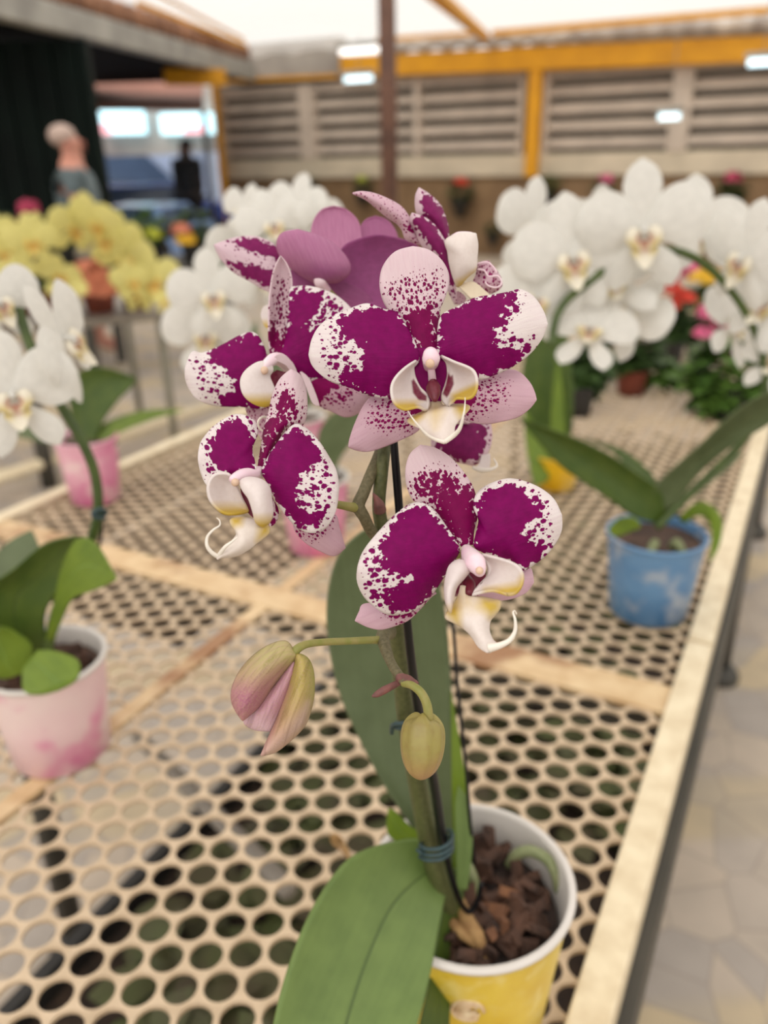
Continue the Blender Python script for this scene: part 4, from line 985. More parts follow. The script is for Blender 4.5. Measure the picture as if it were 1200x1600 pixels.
patch('lip_lobe', T3, [(322, 1150), (340, 1190), (368, 1230), (388, 1290), (402, 1340), (432, 1360)],
      [(330, 1140), (370, 1128), (430, 1142), (463, 1178), (472, 1235), (478, 1295), (462, 1340), (432, 1360)],
      D3 - .010, D3 - .012, M['lobe'], f3, dl=-.004, dr=.002, cup=-.004, thick=.0009, cols=[WHT, ('y', 1290, YEL, 60)])
patch('lip', T3, [(395, 1330), (330, 1322), (282, 1328), (280, 1350), (305, 1385), (308, 1405), (285, 1435), (240, 1482), (214, 1516)],
      [(420, 1345), (458, 1362), (458, 1395), (410, 1435), (340, 1485), (280, 1505), (240, 1508), (214, 1516)],
      D3 - .008, D3 - .018, M['lobe'], f3, cup=-.004, dl=.001, dr=.001, thick=.0008,
      cols=[(.82, .74, .68), ('poly', [(270, 1320), (340, 1315), (330, 1360), (290, 1370)], YEL, 40), ('poly', [(420, 1345), (470, 1350), (465, 1400), (400, 1430)], YEL, 50)])
ptube('tendril', T3, [(216, 1505, D3 - .018, 11), (188, 1488, D3 - .019, 11), (165, 1455, D3 - .020, 9), (166, 1412, D3 - .020, 7), (195, 1378, D3 - .020, 5.5), (224, 1358, D3 - .019, 4), (226, 1335, D3 - .019, 3), (212, 1320, D3 - .018, 2)], M['tendril'], f3, 8)
ptube('tendril', T3, [(222, 1500, D3 - .018, 11), (250, 1462, D3 - .020, 9), (280, 1438, D3 - .020, 6), (310, 1415, D3 - .019, 3)], M['tendril'], f3, 8)

# ================= flower 4, left, a little farther back
D4 = .296
f4 = flower(plant, T3, 0, 0, D4, [(560, 600, D4 + .002, 30), (520, 562, D4 - .003, 32), (480, 560, D4 - .008, 30), (435, 600, D4 - .012, 22), (425, 612, D4 - .013, 8)], 'upper left flower behind, turned to the left', tan=(440, 612, D4 - .0135, 20))
patch('sepal', T3, [(470, 545), (463, 480), (460, 400), (464, 260), (480, 150), (500, 95), (518, 62)],
      [(540, 535), (544, 420), (558, 320), (572, 235), (570, 160), (548, 100), (518, 62)],
      D4 + .002, D4 + .006, M['sepal'], f4, cup=.006, dl=.0, dr=.004, fall=110,
      cores=[([(472, 545), (465, 450), (500, 420), (540, 440), (540, 540)], 200, 1.0), ([(470, 400), (480, 160), (560, 160), (560, 330), (540, 420)], 80, .48)])
patch('petal', T3, [(455, 545), (430, 480), (405, 440), (370, 427), (310, 450), (220, 498), (140, 528), (98, 520), (75, 555), (60, 605)],
      [(480, 700), (440, 790), (330, 787), (200, 780), (120, 752), (80, 700), (62, 650), (60, 605)],
      D4 + .001, D4 - .003, M['petal'], f4, dl=.003, dr=.002, cup=-.005, rip=.001,
      cores=[[(460, 540), (400, 448), (370, 432), (300, 462), (180, 520), (190, 570), (250, 600), (300, 660), (300, 700), (225, 740), (230, 775), (330, 785), (420, 790), (460, 700)], ([(80, 560), (180, 560), (290, 700), (220, 770), (140, 740)], 60, .4)], fall=50)
patch('petal', T3, [(500, 560), (540, 470), (556, 340), (562, 222), (600, 208), (665, 208), (745, 232), (805, 266), (860, 320), (900, 400)],
      [(540, 600), (620, 660), (700, 690), (790, 650), (860, 540), (900, 400)],
      D4 + .002, D4 + .006, M['petal'], f4, dl=.002, dr=.003, cup=-.005, rip=.001,
      cores=[[(500, 560), (560, 400), (572, 235), (640, 230), (720, 250), (720, 300), (660, 360), (640, 430), (720, 400), (860, 420), (760, 640), (620, 650)], ([(700, 240), (820, 280), (820, 400), (660, 430), (640, 380)], 60, .5)], fall=50)
patch('sepal', T3, [(560, 590), (650, 590), (780, 620), (880, 660), (972, 735)],
      [(570, 600), (640, 690), (705, 780), (760, 806), (830, 836), (900, 812), (972, 735)],
      D4 + .005, D4 + .012, M['sepal_pink'], f4, cup=-.003, cores=[([(560, 590), (640, 690), (708, 782), (735, 720), (850, 670), (700, 620)], 60, 1.0), ([(700, 780), (760, 680), (900, 680), (850, 800)], 80, .45)])
patch('sepal', T3, [(345, 780), (365, 840), (400, 900), (435, 955)], [(500, 760), (490, 830), (465, 890), (435, 955)],
      D4 + .006, D4 + .01, M['sepal_pink'], f4, nu=24, nv=20, base=.42)
patch('lip_lobe', T3, [(610, 620), (640, 690), (672, 770), (706, 782)], [(620, 618), (655, 650), (690, 730), (706, 782)],
      D4 - .002, D4 - .002, M['lobe'], f4, nu=20, nv=12, thick=.0009, cols=[PNK])
patch('lip_throat', T3, [(500, 610), (460, 640), (470, 680), (490, 712)], [(545, 620), (535, 650), (520, 690), (490, 712)],
      D4 - .004, D4 - .004, M['lobe'], f4, nu=18, nv=12, cols=[CRM])
patch('lip_lobe', T3, [(455, 568), (400, 578), (345, 620), (325, 670), (340, 730), (385, 770), (440, 785), (485, 765)],
      [(470, 572), (480, 610), (465, 640), (480, 680), (495, 720), (485, 765)],
      D4 - .010, D4 - .012, M['lobe'], f4, dl=-.005, dr=.0, cup=-.002, thick=.0009, cols=[WHT, ('y', 715, YEL, 50)])
patch('lip_lobe', T3, [(480, 548), (520, 532), (560, 560), (590, 600), (600, 640)], [(470, 560), (510, 572), (545, 590), (570, 620), (600, 640)],
      D4 - .010, D4 - .004, M['lobe'], f4, nu=18, nv=12, thick=.0009, cols=[PNK])
ptube('tendril', T3, [(450, 835, D4 - .01, 6), (425, 838, D4 - .012, 6), (410, 862, D4 - .012, 6), (418, 892, D4 - .011, 5), (440, 905, D4 - .01, 4)], M['tendril'], f4, 8)

# ================= flower 5, seen from behind at the top left
D5 = .325
f5 = flower(plant, T4, 0, 0, D5, [(435, 372, D5 + .004, 18), (437, 395, D5 - .004, 30), (440, 420, D5 - .004, 24), (480, 470, D5 + .004, 16)], 'flower at the top left seen from behind')
patch('petal', T4, [(330, 420), (280, 330), (262, 272), (220, 243), (165, 228), (90, 235), (12, 262)],
      [(330, 470), (285, 460), (225, 447), (150, 405), (85, 368), (35, 312), (12, 262)],
      D5 + .004, D5 + .002, M['petal_far'], f5, cup=-.004, dl=.002, dr=.002,
      cores=[([(330, 420), (262, 275), (165, 232), (70, 250), (150, 285), (260, 320)], 40, .9), ([(60, 320), (150, 340), (300, 370), (330, 440), (220, 430), (120, 385)], 40, .85)])
patch('petal', T4, [(470, 460), (505, 360), (522, 275), (580, 240), (660, 222), (735, 232), (800, 252), (860, 300), (880, 360)],
      [(490, 480), (560, 470), (620, 495), (680, 520), (760, 500), (830, 450), (880, 360)],
      D5 + .006, D5 + .002, M['back'], f5, cup=.006, base=.85, rip=.001)
patch('petal', T4, [(470, 350), (420, 290), (398, 225), (408, 165), (440, 122), (490, 108)],
      [(560, 350), (600, 290), (600, 225), (585, 165), (540, 122), (490, 108)],
      D5 + .016, D5 + .020, M['back'], f5, cup=.003, base=.05)
patch('sepal', T4, [(620, 330), (600, 260), (592, 205), (612, 165), (655, 148)], [(740, 320), (748, 260), (738, 210), (705, 165), (655, 148)],
      D5 + .020, D5 + .024, M['back'], f5, cup=.002, base=.45)
patch('sepal', T4, [(420, 420), (350, 380), (300, 340), (270, 300), (262, 250), (285, 214), (345, 201)],
      [(445, 410), (500, 412), (545, 385), (556, 345), (530, 298), (480, 252), (420, 222), (345, 201)],
      D5 - .002, D5 - .010, M['back'], f5, cup=-.008, dl=.002, dr=.002, base=.2, cores=[([(300, 370), (420, 420), (540, 400), (550, 350), (420, 330)], 90, .5)])
patch('sepal', T4, [(310, 360), (310, 430), (360, 450), (440, 480), (540, 520), (650, 500)], [(430, 390), (500, 400), (580, 430), (630, 465), (650, 500)],
      D5 + .003, D5 + .006, M['back'], f5, base=.75)
patch('lip_lobe', T4, [(230, 500), (208, 510), (198, 545), (212, 585), (228, 596)], [(232, 498), (240, 530), (238, 570), (228, 596)],
      D5 + .004, D5 + .004, M['lobe'], f5, nu=18, nv=12, cols=[WHT, ('y', 555, YEL, 30)])
ptube('pedicel', T4, [(437, 398, D5 - .004, 16), (470, 450, D5 + .0, 14), (560, 540, D5 + .0, 14), (640, 640, .31, 14), (700, 720, .300, 14)], M['pedicel'], plant, 10)

# ================= flower 6, top right in profile
D6 = .300
f6 = flower(plant, T6, 0, 0, D6, [(720, 560, D6 + .004, 40), (760, 480, D6, 54), (820, 430, D6 - .003, 50), (900, 410, D6 - .005, 30), (925, 405, D6 - .005, 14)], 'flower at the top right seen in profile')
patch('petal', T6, [(545, 475), (515, 400), (480, 320), (440, 245), (390, 190), (300, 140), (200, 102), (110, 90), (50, 102)],
      [(535, 470), (480, 455), (432, 430), (410, 370), (370, 320), (300, 275), (230, 215), (150, 150), (50, 102)],
      D6 + .004, D6 - .006, M['sepal_pink'], f6, cup=-.004, base=.25, cores=[([(460, 300), (540, 470), (500, 450), (400, 330)], 60, .6)])
patch('sepal', T6, [(720, 470), (660, 380), (600, 300), (545, 275), (512, 240), (502, 170), (508, 110), (530, 64)],
      [(738, 460), (742, 370), (722, 280), (688, 195), (640, 140), (590, 100), (530, 64)],
      D6 + .008, D6 + .012, M['petal_far'], f6, cup=-.006, cores=[([(738, 440), (735, 340), (690, 210), (600, 120), (560, 120), (560, 200), (600, 280), (660, 360)], 40, 1.0)])
patch('petal', T6, [(790, 905), (740, 800), (700, 640), (620, 560), (545, 470), (500, 380), (462, 300), (480, 246)],
      [(800, 890), (790, 760), (770, 640), (745, 540), (712, 440), (640, 330), (560, 272), (480, 246)],
      D6 + .003, D6 - .003, M['petal_far'], f6, cup=-.006, dl=.004, dr=.0, rip=.001,
      cores=[([(795, 880), (770, 700), (740, 560), (700, 440), (620, 330), (520, 270), (490, 300), (560, 400), (640, 500), (720, 600), (760, 760)], 36, 1.0)])
patch('lip_lobe', T6, [(805, 772), (775, 690), (752, 600), (740, 520), (722, 445), (790, 405), (860, 390), (935, 398)],
      [(815, 772), (880, 700), (935, 650), (945, 560), (948, 470), (935, 398)],
      D6 - .004, D6 - .008, M['lobe'], f6, cup=-.004, dl=.0, dr=-.002, thick=.001, cols=[(.80, .72, .68), ('poly', [(800, 790), (810, 730), (950, 640), (950, 760)], YEL, 50)])
patch('lip', T6, [(805, 770), (840, 800), (900, 860)], [(830, 760), (920, 740), (1000, 800), (1040, 850), (900, 860)],
      D6 - .004, D6 - .008, M['lobe'], f6, nu=18, nv=12, cols=[PAL])
cu = patch('sepal', T6, [(905, 800), (920, 740), (945, 680), (952, 610), (1030, 590)],
      [(960, 830), (1060, 820), (1122, 775), (1122, 720), (1080, 650), (1030, 590)],
      D6 + .002, D6 + .002, M['sepal_pink'], f6, cup=-.006, base=.45)
for pts in ([(950, 650), (1000, 660), (1030, 700), (1100, 700), (1125, 750), (1090, 780), (1030, 770), (1005, 740)], [(950, 610), (1020, 600), (1070, 640), (1090, 680)]):
    ptube('petal_edge', T6, [(x, y, D6 - .004, 7) for x, y in pts], M['column'], f6, 8)
patch('sepal', T6, [(780, 900), (785, 840), (810, 805)], [(860, 910), (865, 850), (810, 805)], D6 + .006, D6 + .006, M['sepal_pink'], f6, nu=16, nv=12, base=.3)

# ================= flower 7, low behind flower 1
D7 = .318
f7 = flower(plant, T1, 0, 0, D7, [(690, 790, D7 + .004, 22), (720, 800, D7, 26), (745, 810, D7 - .002, 14)], 'small flower half hidden below the front flower')
patch('petal', T1, [(640, 830), (590, 880), (590, 930), (660, 975), (760, 1002)], [(835, 815), (842, 870), (832, 930), (800, 980), (760, 1002)],
      D7 + .002, D7 + .002, M['petal_far'], f7, cup=-.006, cores=[([(640, 820), (800, 820), (815, 900), (770, 980), (680, 970), (600, 920)], 50, 1.0)])
ptube('tendril', T2, [(660, 160, D7 - .002, 9), (700, 172, D7 - .004, 14), (745, 170, D7 - .006, 10), (778, 150, D7 - .006, 6), (762, 115, D7 - .004, 3)], M['tendril'], f7, 8)
patch('lip', T2, [(700, 100), (690, 140), (665, 165)], [(745, 90), (745, 140), (735, 172), (700, 176), (665, 165)], D7 - .001, D7 - .003, M['lobe'], f7, nu=16, nv=12, cols=[WHT])

# ================= buds and side branch
DB = .262
ptube('stem_branch', T5, [(845, 150, .30, 40), (815, 175, .285, 34), (850, 290, .272, 24), (900, 370, .265, 24), (935, 398, .262, 30)], M['stem_g'], plant, 14, 'thin side branch carrying the two buds')
ptube('bract', T5, [(905, 395, .265, 14), (870, 412, .264, 17), (820, 438, .262, 20), (785, 458, .261, 16), (762, 468, .260, 4)], M['bract'], plant, 10)
ptube('bract', T5, [(895, 375, .265, 26), (940, 392, .262, 30), (985, 405, .259, 10)], M['bract'], plant, 12)
p1 = ptube('pedicel', T5, [(815, 190, .283, 22), (760, 190, .280, 19), (640, 195, .274, 18), (520, 200, .268, 18), (440, 210, .264, 19), (395, 232, .262, 22), (372, 262, .262, 24)], M['pedicel'], plant, 14, 'long curved pedicel of the opening bud')
def budcols(gy, tipc, T=T5): return gy
GY = (.42, .36, .15); PB = (.36, .13, .20); CB = (.52, .36, .34)
b1 = MB(); c_ = W(340 + 300 / 3.1579, 940 + 420 / 3.1579, DB + .006)
ax = (W(340 + 215 / 3.1579, 940 + 590 / 3.1579, DB + .004) - W(340 + 375 / 3.1579, 940 + 255 / 3.1579, DB + .004)); L_ = ax.length; axn = ax.normalized()
e1 = axn.cross(FW).normalized(); e2 = axn.cross(e1)
bud = b1.ball(c_, 1, (e1 * .0095, e2 * .006, axn * L_ * .47), n=24, m=14).build('opening_bud', M['sepal_pink'], plant, smooth=True)
bud['label'] = 'half-open bud with green-yellow outside and pink edges'
patch('sepal', T5, [(388, 262), (370, 235), (338, 198), (280, 206), (200, 250), (122, 328), (76, 420), (72, 490), (98, 548), (125, 584)],
      [(388, 270), (378, 292), (340, 340), (280, 420), (205, 515), (125, 584)],
      DB, DB - .004, M['bud'], bud, dl=.004, dr=.004, cup=-.010, thick=.0008,
      cols=[GY, ('stripe', 5, (.25, .22, .06), .35), ('s', .35, (.40, .20, .17), .5), ('poly', [(100, 560), (60, 430), (180, 420), (310, 330), (200, 530)], PB, 120), ('stripe', 6, (.5, .25, .3), .25)])
patch('petal', T5, [(384, 275), (330, 350), (260, 440), (200, 520), (130, 590), (180, 630), (235, 634)],
      [(388, 280), (370, 380), (335, 480), (300, 560), (270, 632), (235, 634)],
      DB + .001, DB + .001, M['bud'], bud, cup=-.003, thick=.0006, cols=[(.50, .27, .33), ('s', .6, (.55, .38, .42), .3)])
patch('sepal', T5, [(386, 262), (383, 310), (355, 410), (320, 510), (285, 600), (245, 690), (217, 757)],
      [(395, 258), (440, 278), (468, 335), (475, 430), (462, 520), (425, 615), (345, 695), (280, 742), (217, 757)],
      DB - .001, DB - .002, M['bud'], bud, dl=.002, dr=.006, cup=-.008, thick=.0008,
      cols=[(.42, .33, .10), ('t', .55, (.33, .31, .08), .4), ('stripe', 5, (.27, .22, .07), .35), ('s', .3, (.46, .27, .19), .5), ('poly', [(217, 757), (350, 420), (300, 400), (200, 700)], (.5, .2, .28), 60), ('poly', [(217, 757), (250, 760), (430, 600), (440, 500), (340, 640)], (.56, .4, .36), 60)])
p2 = ptube('pedicel', T5, [(915, 405, .262, 16), (955, 412, .259, 20), (1000, 445, .257, 22), (1030, 500, .256, 23), (1040, 560, .256, 24), (1038, 610, .257, 26)], M['pedicel'], plant, 14, 'hooked pedicel of the closed bud')
# closed bud: ridged egg
V = []; Fc = []; NB, MBk = 72, 24
pa = W(340 + 1015 / 3.1579, 940 + 575 / 3.1579, .258); pb_ = W(340 + 1000 / 3.1579, 940 + 882 / 3.1579, .254); axv = pb_ - pa; an = axv.normalized()
e1 = an.cross(FW).normalized(); e2 = an.cross(e1)
prof = [(0, .3), (.02, .6), (.06, .82), (.14, .95), (.28, 1.0), (.45, .99), (.6, .93), (.74, .82), (.86, .64), (.94, .42), (.985, .2), (1, .0)]
for t_, r_ in prof:
    for k in range(NB):
        a = 2 * math.pi * k / NB; rr = .0068 * r_ * (1 + .06 * abs(math.cos(a * 1.5 + .4)) + .03 * math.cos(a * 9))
        V.append(pa + axv * t_ + e1 * math.cos(a) * rr + e2 * math.sin(a) * rr - an * (.0022 * max(0, math.cos(a * 3 + 1.2)) * (1 - min(1, t_ * 8))))
for i in range(len(prof) - 1):
    for k in range(NB): a = i * NB + k; b = i * NB + (k + 1) % NB; Fc.append((a, b, b + NB, a + NB))
Fc.append(tuple(range(NB))[::-1])
def budm():
    k = NT('closed_bud_skin'); n = k.noise(90, 3); n2 = k.noise(420, 3)
    tcx = k.n('TexCoord').outputs['Generated']; sp = k.n('SeparateXYZ'); k.l(tcx, sp.inputs[0])
    c = k.mix(k.rng(n, .35, .7), srgb(152, 142, 72), srgb(134, 120, 66)); c = k.mix(k.rng(sp.outputs['Z'], .55, .0, 0, .75), c, srgb(168, 116, 92))
    c = k.mix(k.rng(n2, .5, .75, 0, .4), c, srgb(132, 108, 54)); k.l(c, k.b.inputs['Base Color']); k.val(k.b, 'Roughness', .42); k.bump(n2, .25, .0006); return k.m
M['budskin'] = budm()
bo = mesh('closed_bud', V, Fc, M['budskin'], plant); bo['label'] = 'closed yellow-green bud with a reddish tip'
sb_ = bo.modifiers.new('sub', 'SUBSURF'); sb_.levels = 1; sb_.render_levels = 1

for pts in ([(672, 598, .266, 5.5), (660, 600, .276, 5.5), (640, 612, .285, 6), (612, 630, .289, 7)], [(727, 862, .254, 5.5), (710, 870, .268, 5.5), (680, 890, .285, 6), (628, 930, .303, 7)],
            [(452, 575, .300, 5.5), (500, 562, .306, 5.5), (560, 585, .306, 6), (600, 640, .303, 7)], [(697, 402, .306, 5), (690, 425, .313, 5), (678, 450, .316, 5.5), (668, 470, .315, 6)],
            [(712, 650, .324, 5), (690, 652, .322, 5), (650, 655, .308, 5.5), (610, 650, .290, 6)]):
    ptube('pedicel', TP, pts, M['pedicel'], plant, 10)

# ------------------------------------------------------------------ generic moth-orchid flower (one set of meshes, copied)
def local_patch(name, L, R, yb, yt, cup, m_, nu=14, nv=10, edge=0.0, cols=None):
    Ls, Rs = spl(L, nu), spl(R, nu); t = np.linspace(0, 1, nv); s = np.linspace(0, 1, nu)
    C = Ls[:, None, :] * (1 - t)[None, :, None] + Rs[:, None, :] * t[None, :, None]
    sg, tg = np.meshgrid(s, t, indexing='ij'); e = np.abs(2 * tg - 1)
    y = yb + (yt - yb) * sg + cup * (1 - e ** 2) * np.sin(np.pi * sg) + edge * e ** 2 * np.sin(sg * 9)
    P = C.reshape(-1, 2); V = np.c_[P[:, 0], y.reshape(-1), P[:, 1]]
    Fc = [(i * nv + j, i * nv + j + 1, (i + 1) * nv + j + 1, (i + 1) * nv + j) for i in range(nu - 1) for j in range(nv - 1)]
    me = bpy.data.meshes.new(name); me.from_pydata(V.tolist(), [], Fc); me.polygons.foreach_set('use_smooth', [True] * len(Fc)); me.materials.append(m_)
    a = me.attributes.new('pu', 'FLOAT_VECTOR', 'POINT'); a.data.foreach_set('vector', np.c_[sg.reshape(-1) * 40, tg.reshape(-1) * 40, np.zeros(sg.size)].astype(np.float32).ravel())
    if cols is not None:
        cc = np.tile(np.array(cols[0]), (len(P), 1))
        for (cx_, cz_, r_, c) in cols[1:]:
            w_ = np.clip(1.4 - np.hypot(P[:, 0] - cx_, P[:, 1] - cz_) / r_, 0, 1)[:, None]; cc = cc * (1 - w_) + np.array(c) * w_
        a = me.attributes.new('Col', 'FLOAT_COLOR', 'POINT'); a.data.foreach_set('color', np.c_[cc, np.ones(len(cc))].astype(np.float32).ravel())
    return me
def mir(l): return [(-x, z) for x, z in l]
def flower_set(tepal, lipc, centre, crim):
    k = NT('tepal_' + str(len(bpy.data.materials))); k.val(k.b, 'Roughness', .5)
    n = k.noise(.2, 2, k.n('Attribute', attribute_name='pu').outputs['Vector']); c = k.mix(k.rng(n, .3, .7), tepal, tuple(x * .9 for x in tepal[:3]) + (1,))
    k.l(c, k.b.inputs['Base Color']); k.val(k.b, 'Specular IOR Level', .2)
    tr = k.n('BsdfTranslucent'); k.l(c, tr.inputs[0]); ms = k.n('MixShader'); ms.inputs[0].default_value = .35
    k.l(k.b.outputs[0], ms.inputs[1]); k.l(tr.outputs[0], ms.inputs[2]); k.l(ms.outputs[0], k.o.inputs[0]); tm = k.m
    pu_, pl_ = [(0, .03), (.07, .17), (.19, .285), (.34, .30), (.46, .2), (.5, .06)], [(.02, -.02), (.12, -.09), (.26, -.15), (.4, -.13), (.48, -.05), (.5, .06)]
    S = []
    S.append(('petal', local_patch('petal', pu_, pl_, 0, -.02, -.05, tm, edge=.012)))
    S.append(('petal', local_patch('petal', mir(pu_), mir(pl_), 0, -.02, -.05, tm, edge=.012)))
    S.append(('sepal', local_patch('sepal', [(-.02, .02), (-.1, .14), (-.145, .3), (-.1, .43), (0, .5)], [(.02, .02), (.1, .14), (.145, .3), (.1, .43), (0, .5)], .01, .05, -.03, tm)))
    sl_, sr_ = [(0, -.02), (-.12, -.12), (-.26, -.24), (-.29, -.36), (-.22, -.46)], [(.02, -.05), (-.02, -.2), (-.06, -.33), (-.13, -.42), (-.22, -.46)]
    S.append(('sepal', local_patch('sepal', sl_, sr_, .01, .05, -.03, tm)))
    S.append(('sepal', local_patch('sepal', mir(sl_), mir(sr_), .01, .05, -.03, tm)))
    S.append(('lip_lobe', local_patch('lip_lobe', [(-.02, .0), (-.1, .02), (-.14, -.06), (-.09, -.13), (-.02, -.14)], [(-.01, -.02), (-.03, -.05), (-.04, -.08), (-.03, -.11), (-.02, -.14)], -.03, -.1, -.03, M['lobe'], 10, 8, cols=[lipc, (-.09, -.12, .06, centre), (-.03, -.07, .04, crim)])))
    S.append(('lip_lobe', local_patch('lip_lobe', [(.02, .0), (.1, .02), (.14, -.06), (.09, -.13), (.02, -.14)], [(.01, -.02), (.03, -.05), (.04, -.08), (.03, -.11), (.02, -.14)], -.03, -.1, -.03, M['lobe'], 10, 8, cols=[lipc, (.09, -.12, .06, centre), (.03, -.07, .04, crim)])))
    S.append(('lip', local_patch('lip', [(-.03, -.08), (-.1, -.15), (-.07, -.2), (-.04, -.26), (0, -.29)], [(.03, -.08), (.1, -.15), (.07, -.2), (.04, -.26), (0, -.29)], -.04, -.13, .02, M['lobe'], 10, 8, cols=[lipc, (0, -.1, .07, crim), (-.08, -.15, .05, centre), (.08, -.15, .05, centre)])))
    cm = MB(); cm.tube([(0, .03, .01), (0, -.04, .0), (0, -.09, -.03)], [.022, .032, .02], 10, seg=3)
    cme = bpy.data.meshes.new('flower'); cme.from_pydata([tuple(v) for v in cm.V], [], cm.F); cme.materials.append(tm); cme.polygons.foreach_set('use_smooth', [True] * len(cme.polygons))
    return cme, S
WS = flower_set((.81, .80, .76, 1), (.80, .75, .62), (.66, .55, .24), (.50, .25, .18))
YS = flower_set((.76, .70, .26, 1), (.74, .58, .16), (.70, .42, .06), (.62, .30, .06))
def put_flower(pl, FS, px, py, d, wpx, yaw=0, pitch=0, roll=0):
    P = W(px, py, d); f = (CAM - P).normalized()
    right = f.cross(Vector((0, 0, 1))).normalized() * -1
    f = Matrix.Rotation(math.radians(yaw), 3, 'Z') @ f; right = Matrix.Rotation(math.radians(yaw), 3, 'Z') @ right
    f = Matrix.Rotation(math.radians(pitch), 3, right) @ f
    y = -f; z = (Vector((0, 0, 1)) - y * y.z).normalized(); x = y.cross(z)
    R = Matrix((x, y, z)).transposed() @ Matrix.Rotation(math.radians(roll), 3, 'Y')
    s = wpx * d / F
    me, parts = FS
    o = bpy.data.objects.new('flower', me); COL.objects.link(o); o.parent = pl
    mw = R.to_4x4() @ Matrix.Scale(s, 4); mw.translation = P - ORG[pl.name]; o.matrix_local = mw
    for n_, pm in parts:
        c = bpy.data.objects.new(n_, pm); COL.objects.link(c); c.parent = o
    return o
def stem(pl, pts, r_px, m_='stem2', name='flower_stem'):
    return ptube(name, TP, [(a, b, c, r_px) for a, b, c in pts], M[m_], pl, 10)
M['pot_pink'] = potmat('pink_marbled_pot', srgb(226, 172, 190), srgb(214, 112, 160), srgb(236, 214, 212), 13)
M['pot_pinkw'] = potmat('pink_and_white_pot', srgb(232, 210, 208), srgb(226, 188, 196), srgb(212, 96, 156), 9)
M['pot_blue'] = potmat('blue_marbled_pot', srgb(98, 138, 176), srgb(70, 114, 158), srgb(170, 176, 184), 13)
M['pot_yel2'] = potmat('bright_yellow_pot', srgb(226, 182, 30), srgb(214, 166, 20), srgb(226, 200, 110), 12)
M['terracotta'] = mat('terracotta', srgb(134, 66, 46), .75, scale=20, col2=srgb(104, 48, 34))
M['mixb'] = mat('bark_mix', srgb(92, 68, 54), .9, scale=60, col2=srgb(44, 32, 26), bump=.6)
Z0 = BZ + .0032

# pink and white pot, bottom left
c = Vector((-.303, .604, Z0))
pa_ = thing('potted_orchid', 'white orchid in a pink and white pot low at the left edge', 'orchid', c)
pot(pa_, c, .043, .052, .10, M['pot_pinkw'], M['pot_rim'], M['mixb'], .84)
bk = MB(); random.seed(5)
for _ in range(40):
    a, r = random.uniform(0, 6.3), random.uniform(0, .036); chip(bk, c + Vector((r * math.cos(a), r * math.sin(a), .084 + random.uniform(0, .006))), .008)
bk.build('bark_chips', M['bark'], pa_)['kind'] = 'stuff'
stem(pa_, [(70, 1040, .66), (86, 960, .65), (112, 900, .64), (140, 850, .63), (153, 800, .62), (148, 740, .61), (128, 690, .60), (105, 650, .595), (70, 590, .59), (40, 520, .59), (20, 440, .59)], 8)
stem(pa_, [(76, 1040, .665), (100, 940, .655), (152, 860, .64), (157, 800, .63), (140, 710, .62), (112, 655, .61)], 2.5, 'stake', 'stake')
MB().tube([W(146, 800, .61), W(158, 796, .612), W(166, 801, .62), W(158, 806, .63), W(146, 800, .61), W(148, 808, .61), W(164, 808, .617)], .0018, 8).build('tie', M['tie'], pa_, smooth=True)
patch('leaf', TP, [(40, 1030), (-10, 1000), (-30, 930), (20, 890), (70, 850), (118, 838)], [(75, 1020), (70, 960), (100, 910), (130, 870), (118, 838)], .66, .60, M['leaf_dark'], pa_, thick=.0018, cup=.008)
patch('leaf', TP, [(70, 1010), (85, 940), (100, 880), (122, 842), (150, 850), (182, 905)], [(85, 1000), (110, 940), (140, 925), (165, 915), (182, 905)], .655, .57, M['leaf_bright'], pa_, thick=.0018)
patch('leaf', TP, [(40, 1040), (36, 1050), (38, 1080), (60, 1085), (90, 1078)], [(60, 1016), (90, 1018), (122, 1032), (120, 1060), (90, 1078)], .615, .575, M['leaf_bright'], pa_, thick=.0018)
patch('leaf', TP, [(20, 1020), (-30, 960), (-30, 900), (10, 850), (50, 828)], [(30, 1000), (20, 950), (55, 900), (62, 860), (50, 828)], .69, .72, M['leaf_back'], pa_, thick=.0018)
patch('leaf', TP, [(10, 1060), (-30, 1050), (-40, 1000), (0, 980)], [(40, 1050), (50, 1010), (20, 985), (0, 980)], .64, .62, M['leaf_bright'], pa_, thick=.0018)
put_flower(pa_, WS, 20, 615, .545, 205, yaw=-6, roll=-6)
put_flower(pa_, WS, -5, 470, .575, 150, yaw=25, roll=-8)
put_flower(pa_, WS, 100, 530, .57, 205, yaw=66, roll=-28)
stem(pa_, [(40, 570, .59), (60, 545, .59), (88, 515, .59)], 4, 'pedicel', 'pedicel')
stem(pa_, [(20, 600, .56), (60, 590, .58), (85, 610, .592)], 4, 'pedicel', 'pedicel')

# pink pot, left, farther back
c = WZ(141, 790, Z0); c = c + Vector((0, .03, 0))
pb2 = thing('potted_orchid', 'leafy orchid in a plain pink pot at the left edge of the perforated bench', 'orchid', c)
pot(pb2, c, .038, .047, .105, M['pot_pink'], M['pot_pink'], M['mixb'], .9)
dd = (c - CAM).dot(FW)
patch('leaf', TP, [(130, 700), (110, 640), (112, 600), (130, 578), (165, 575), (212, 590)], [(145, 700), (160, 660), (185, 625), (205, 605), (212, 590)], dd - .03, dd - .06, M['leaf_dark'], pb2, thick=.002, cup=.01)
patch('leaf', TP, [(130, 700), (150, 670), (190, 650), (240, 640), (290, 641)], [(150, 700), (190, 675), (240, 655), (290, 641)], dd - .03, dd - .02, M['leaf_bright'], pb2, thick=.002)
patch('leaf', TP, [(120, 700), (60, 690), (10, 680), (-30, 690)], [(140, 695), (80, 670), (20, 668), (-30, 690)], dd - .03, dd + .04, M['leaf_back'], pb2, thick=.002)
patch('leaf', TP, [(135, 700), (160, 690), (185, 690)], [(150, 700), (175, 700), (185, 690)], dd - .03, dd - .04, M['leaf_dark'], pb2, thick=.002)

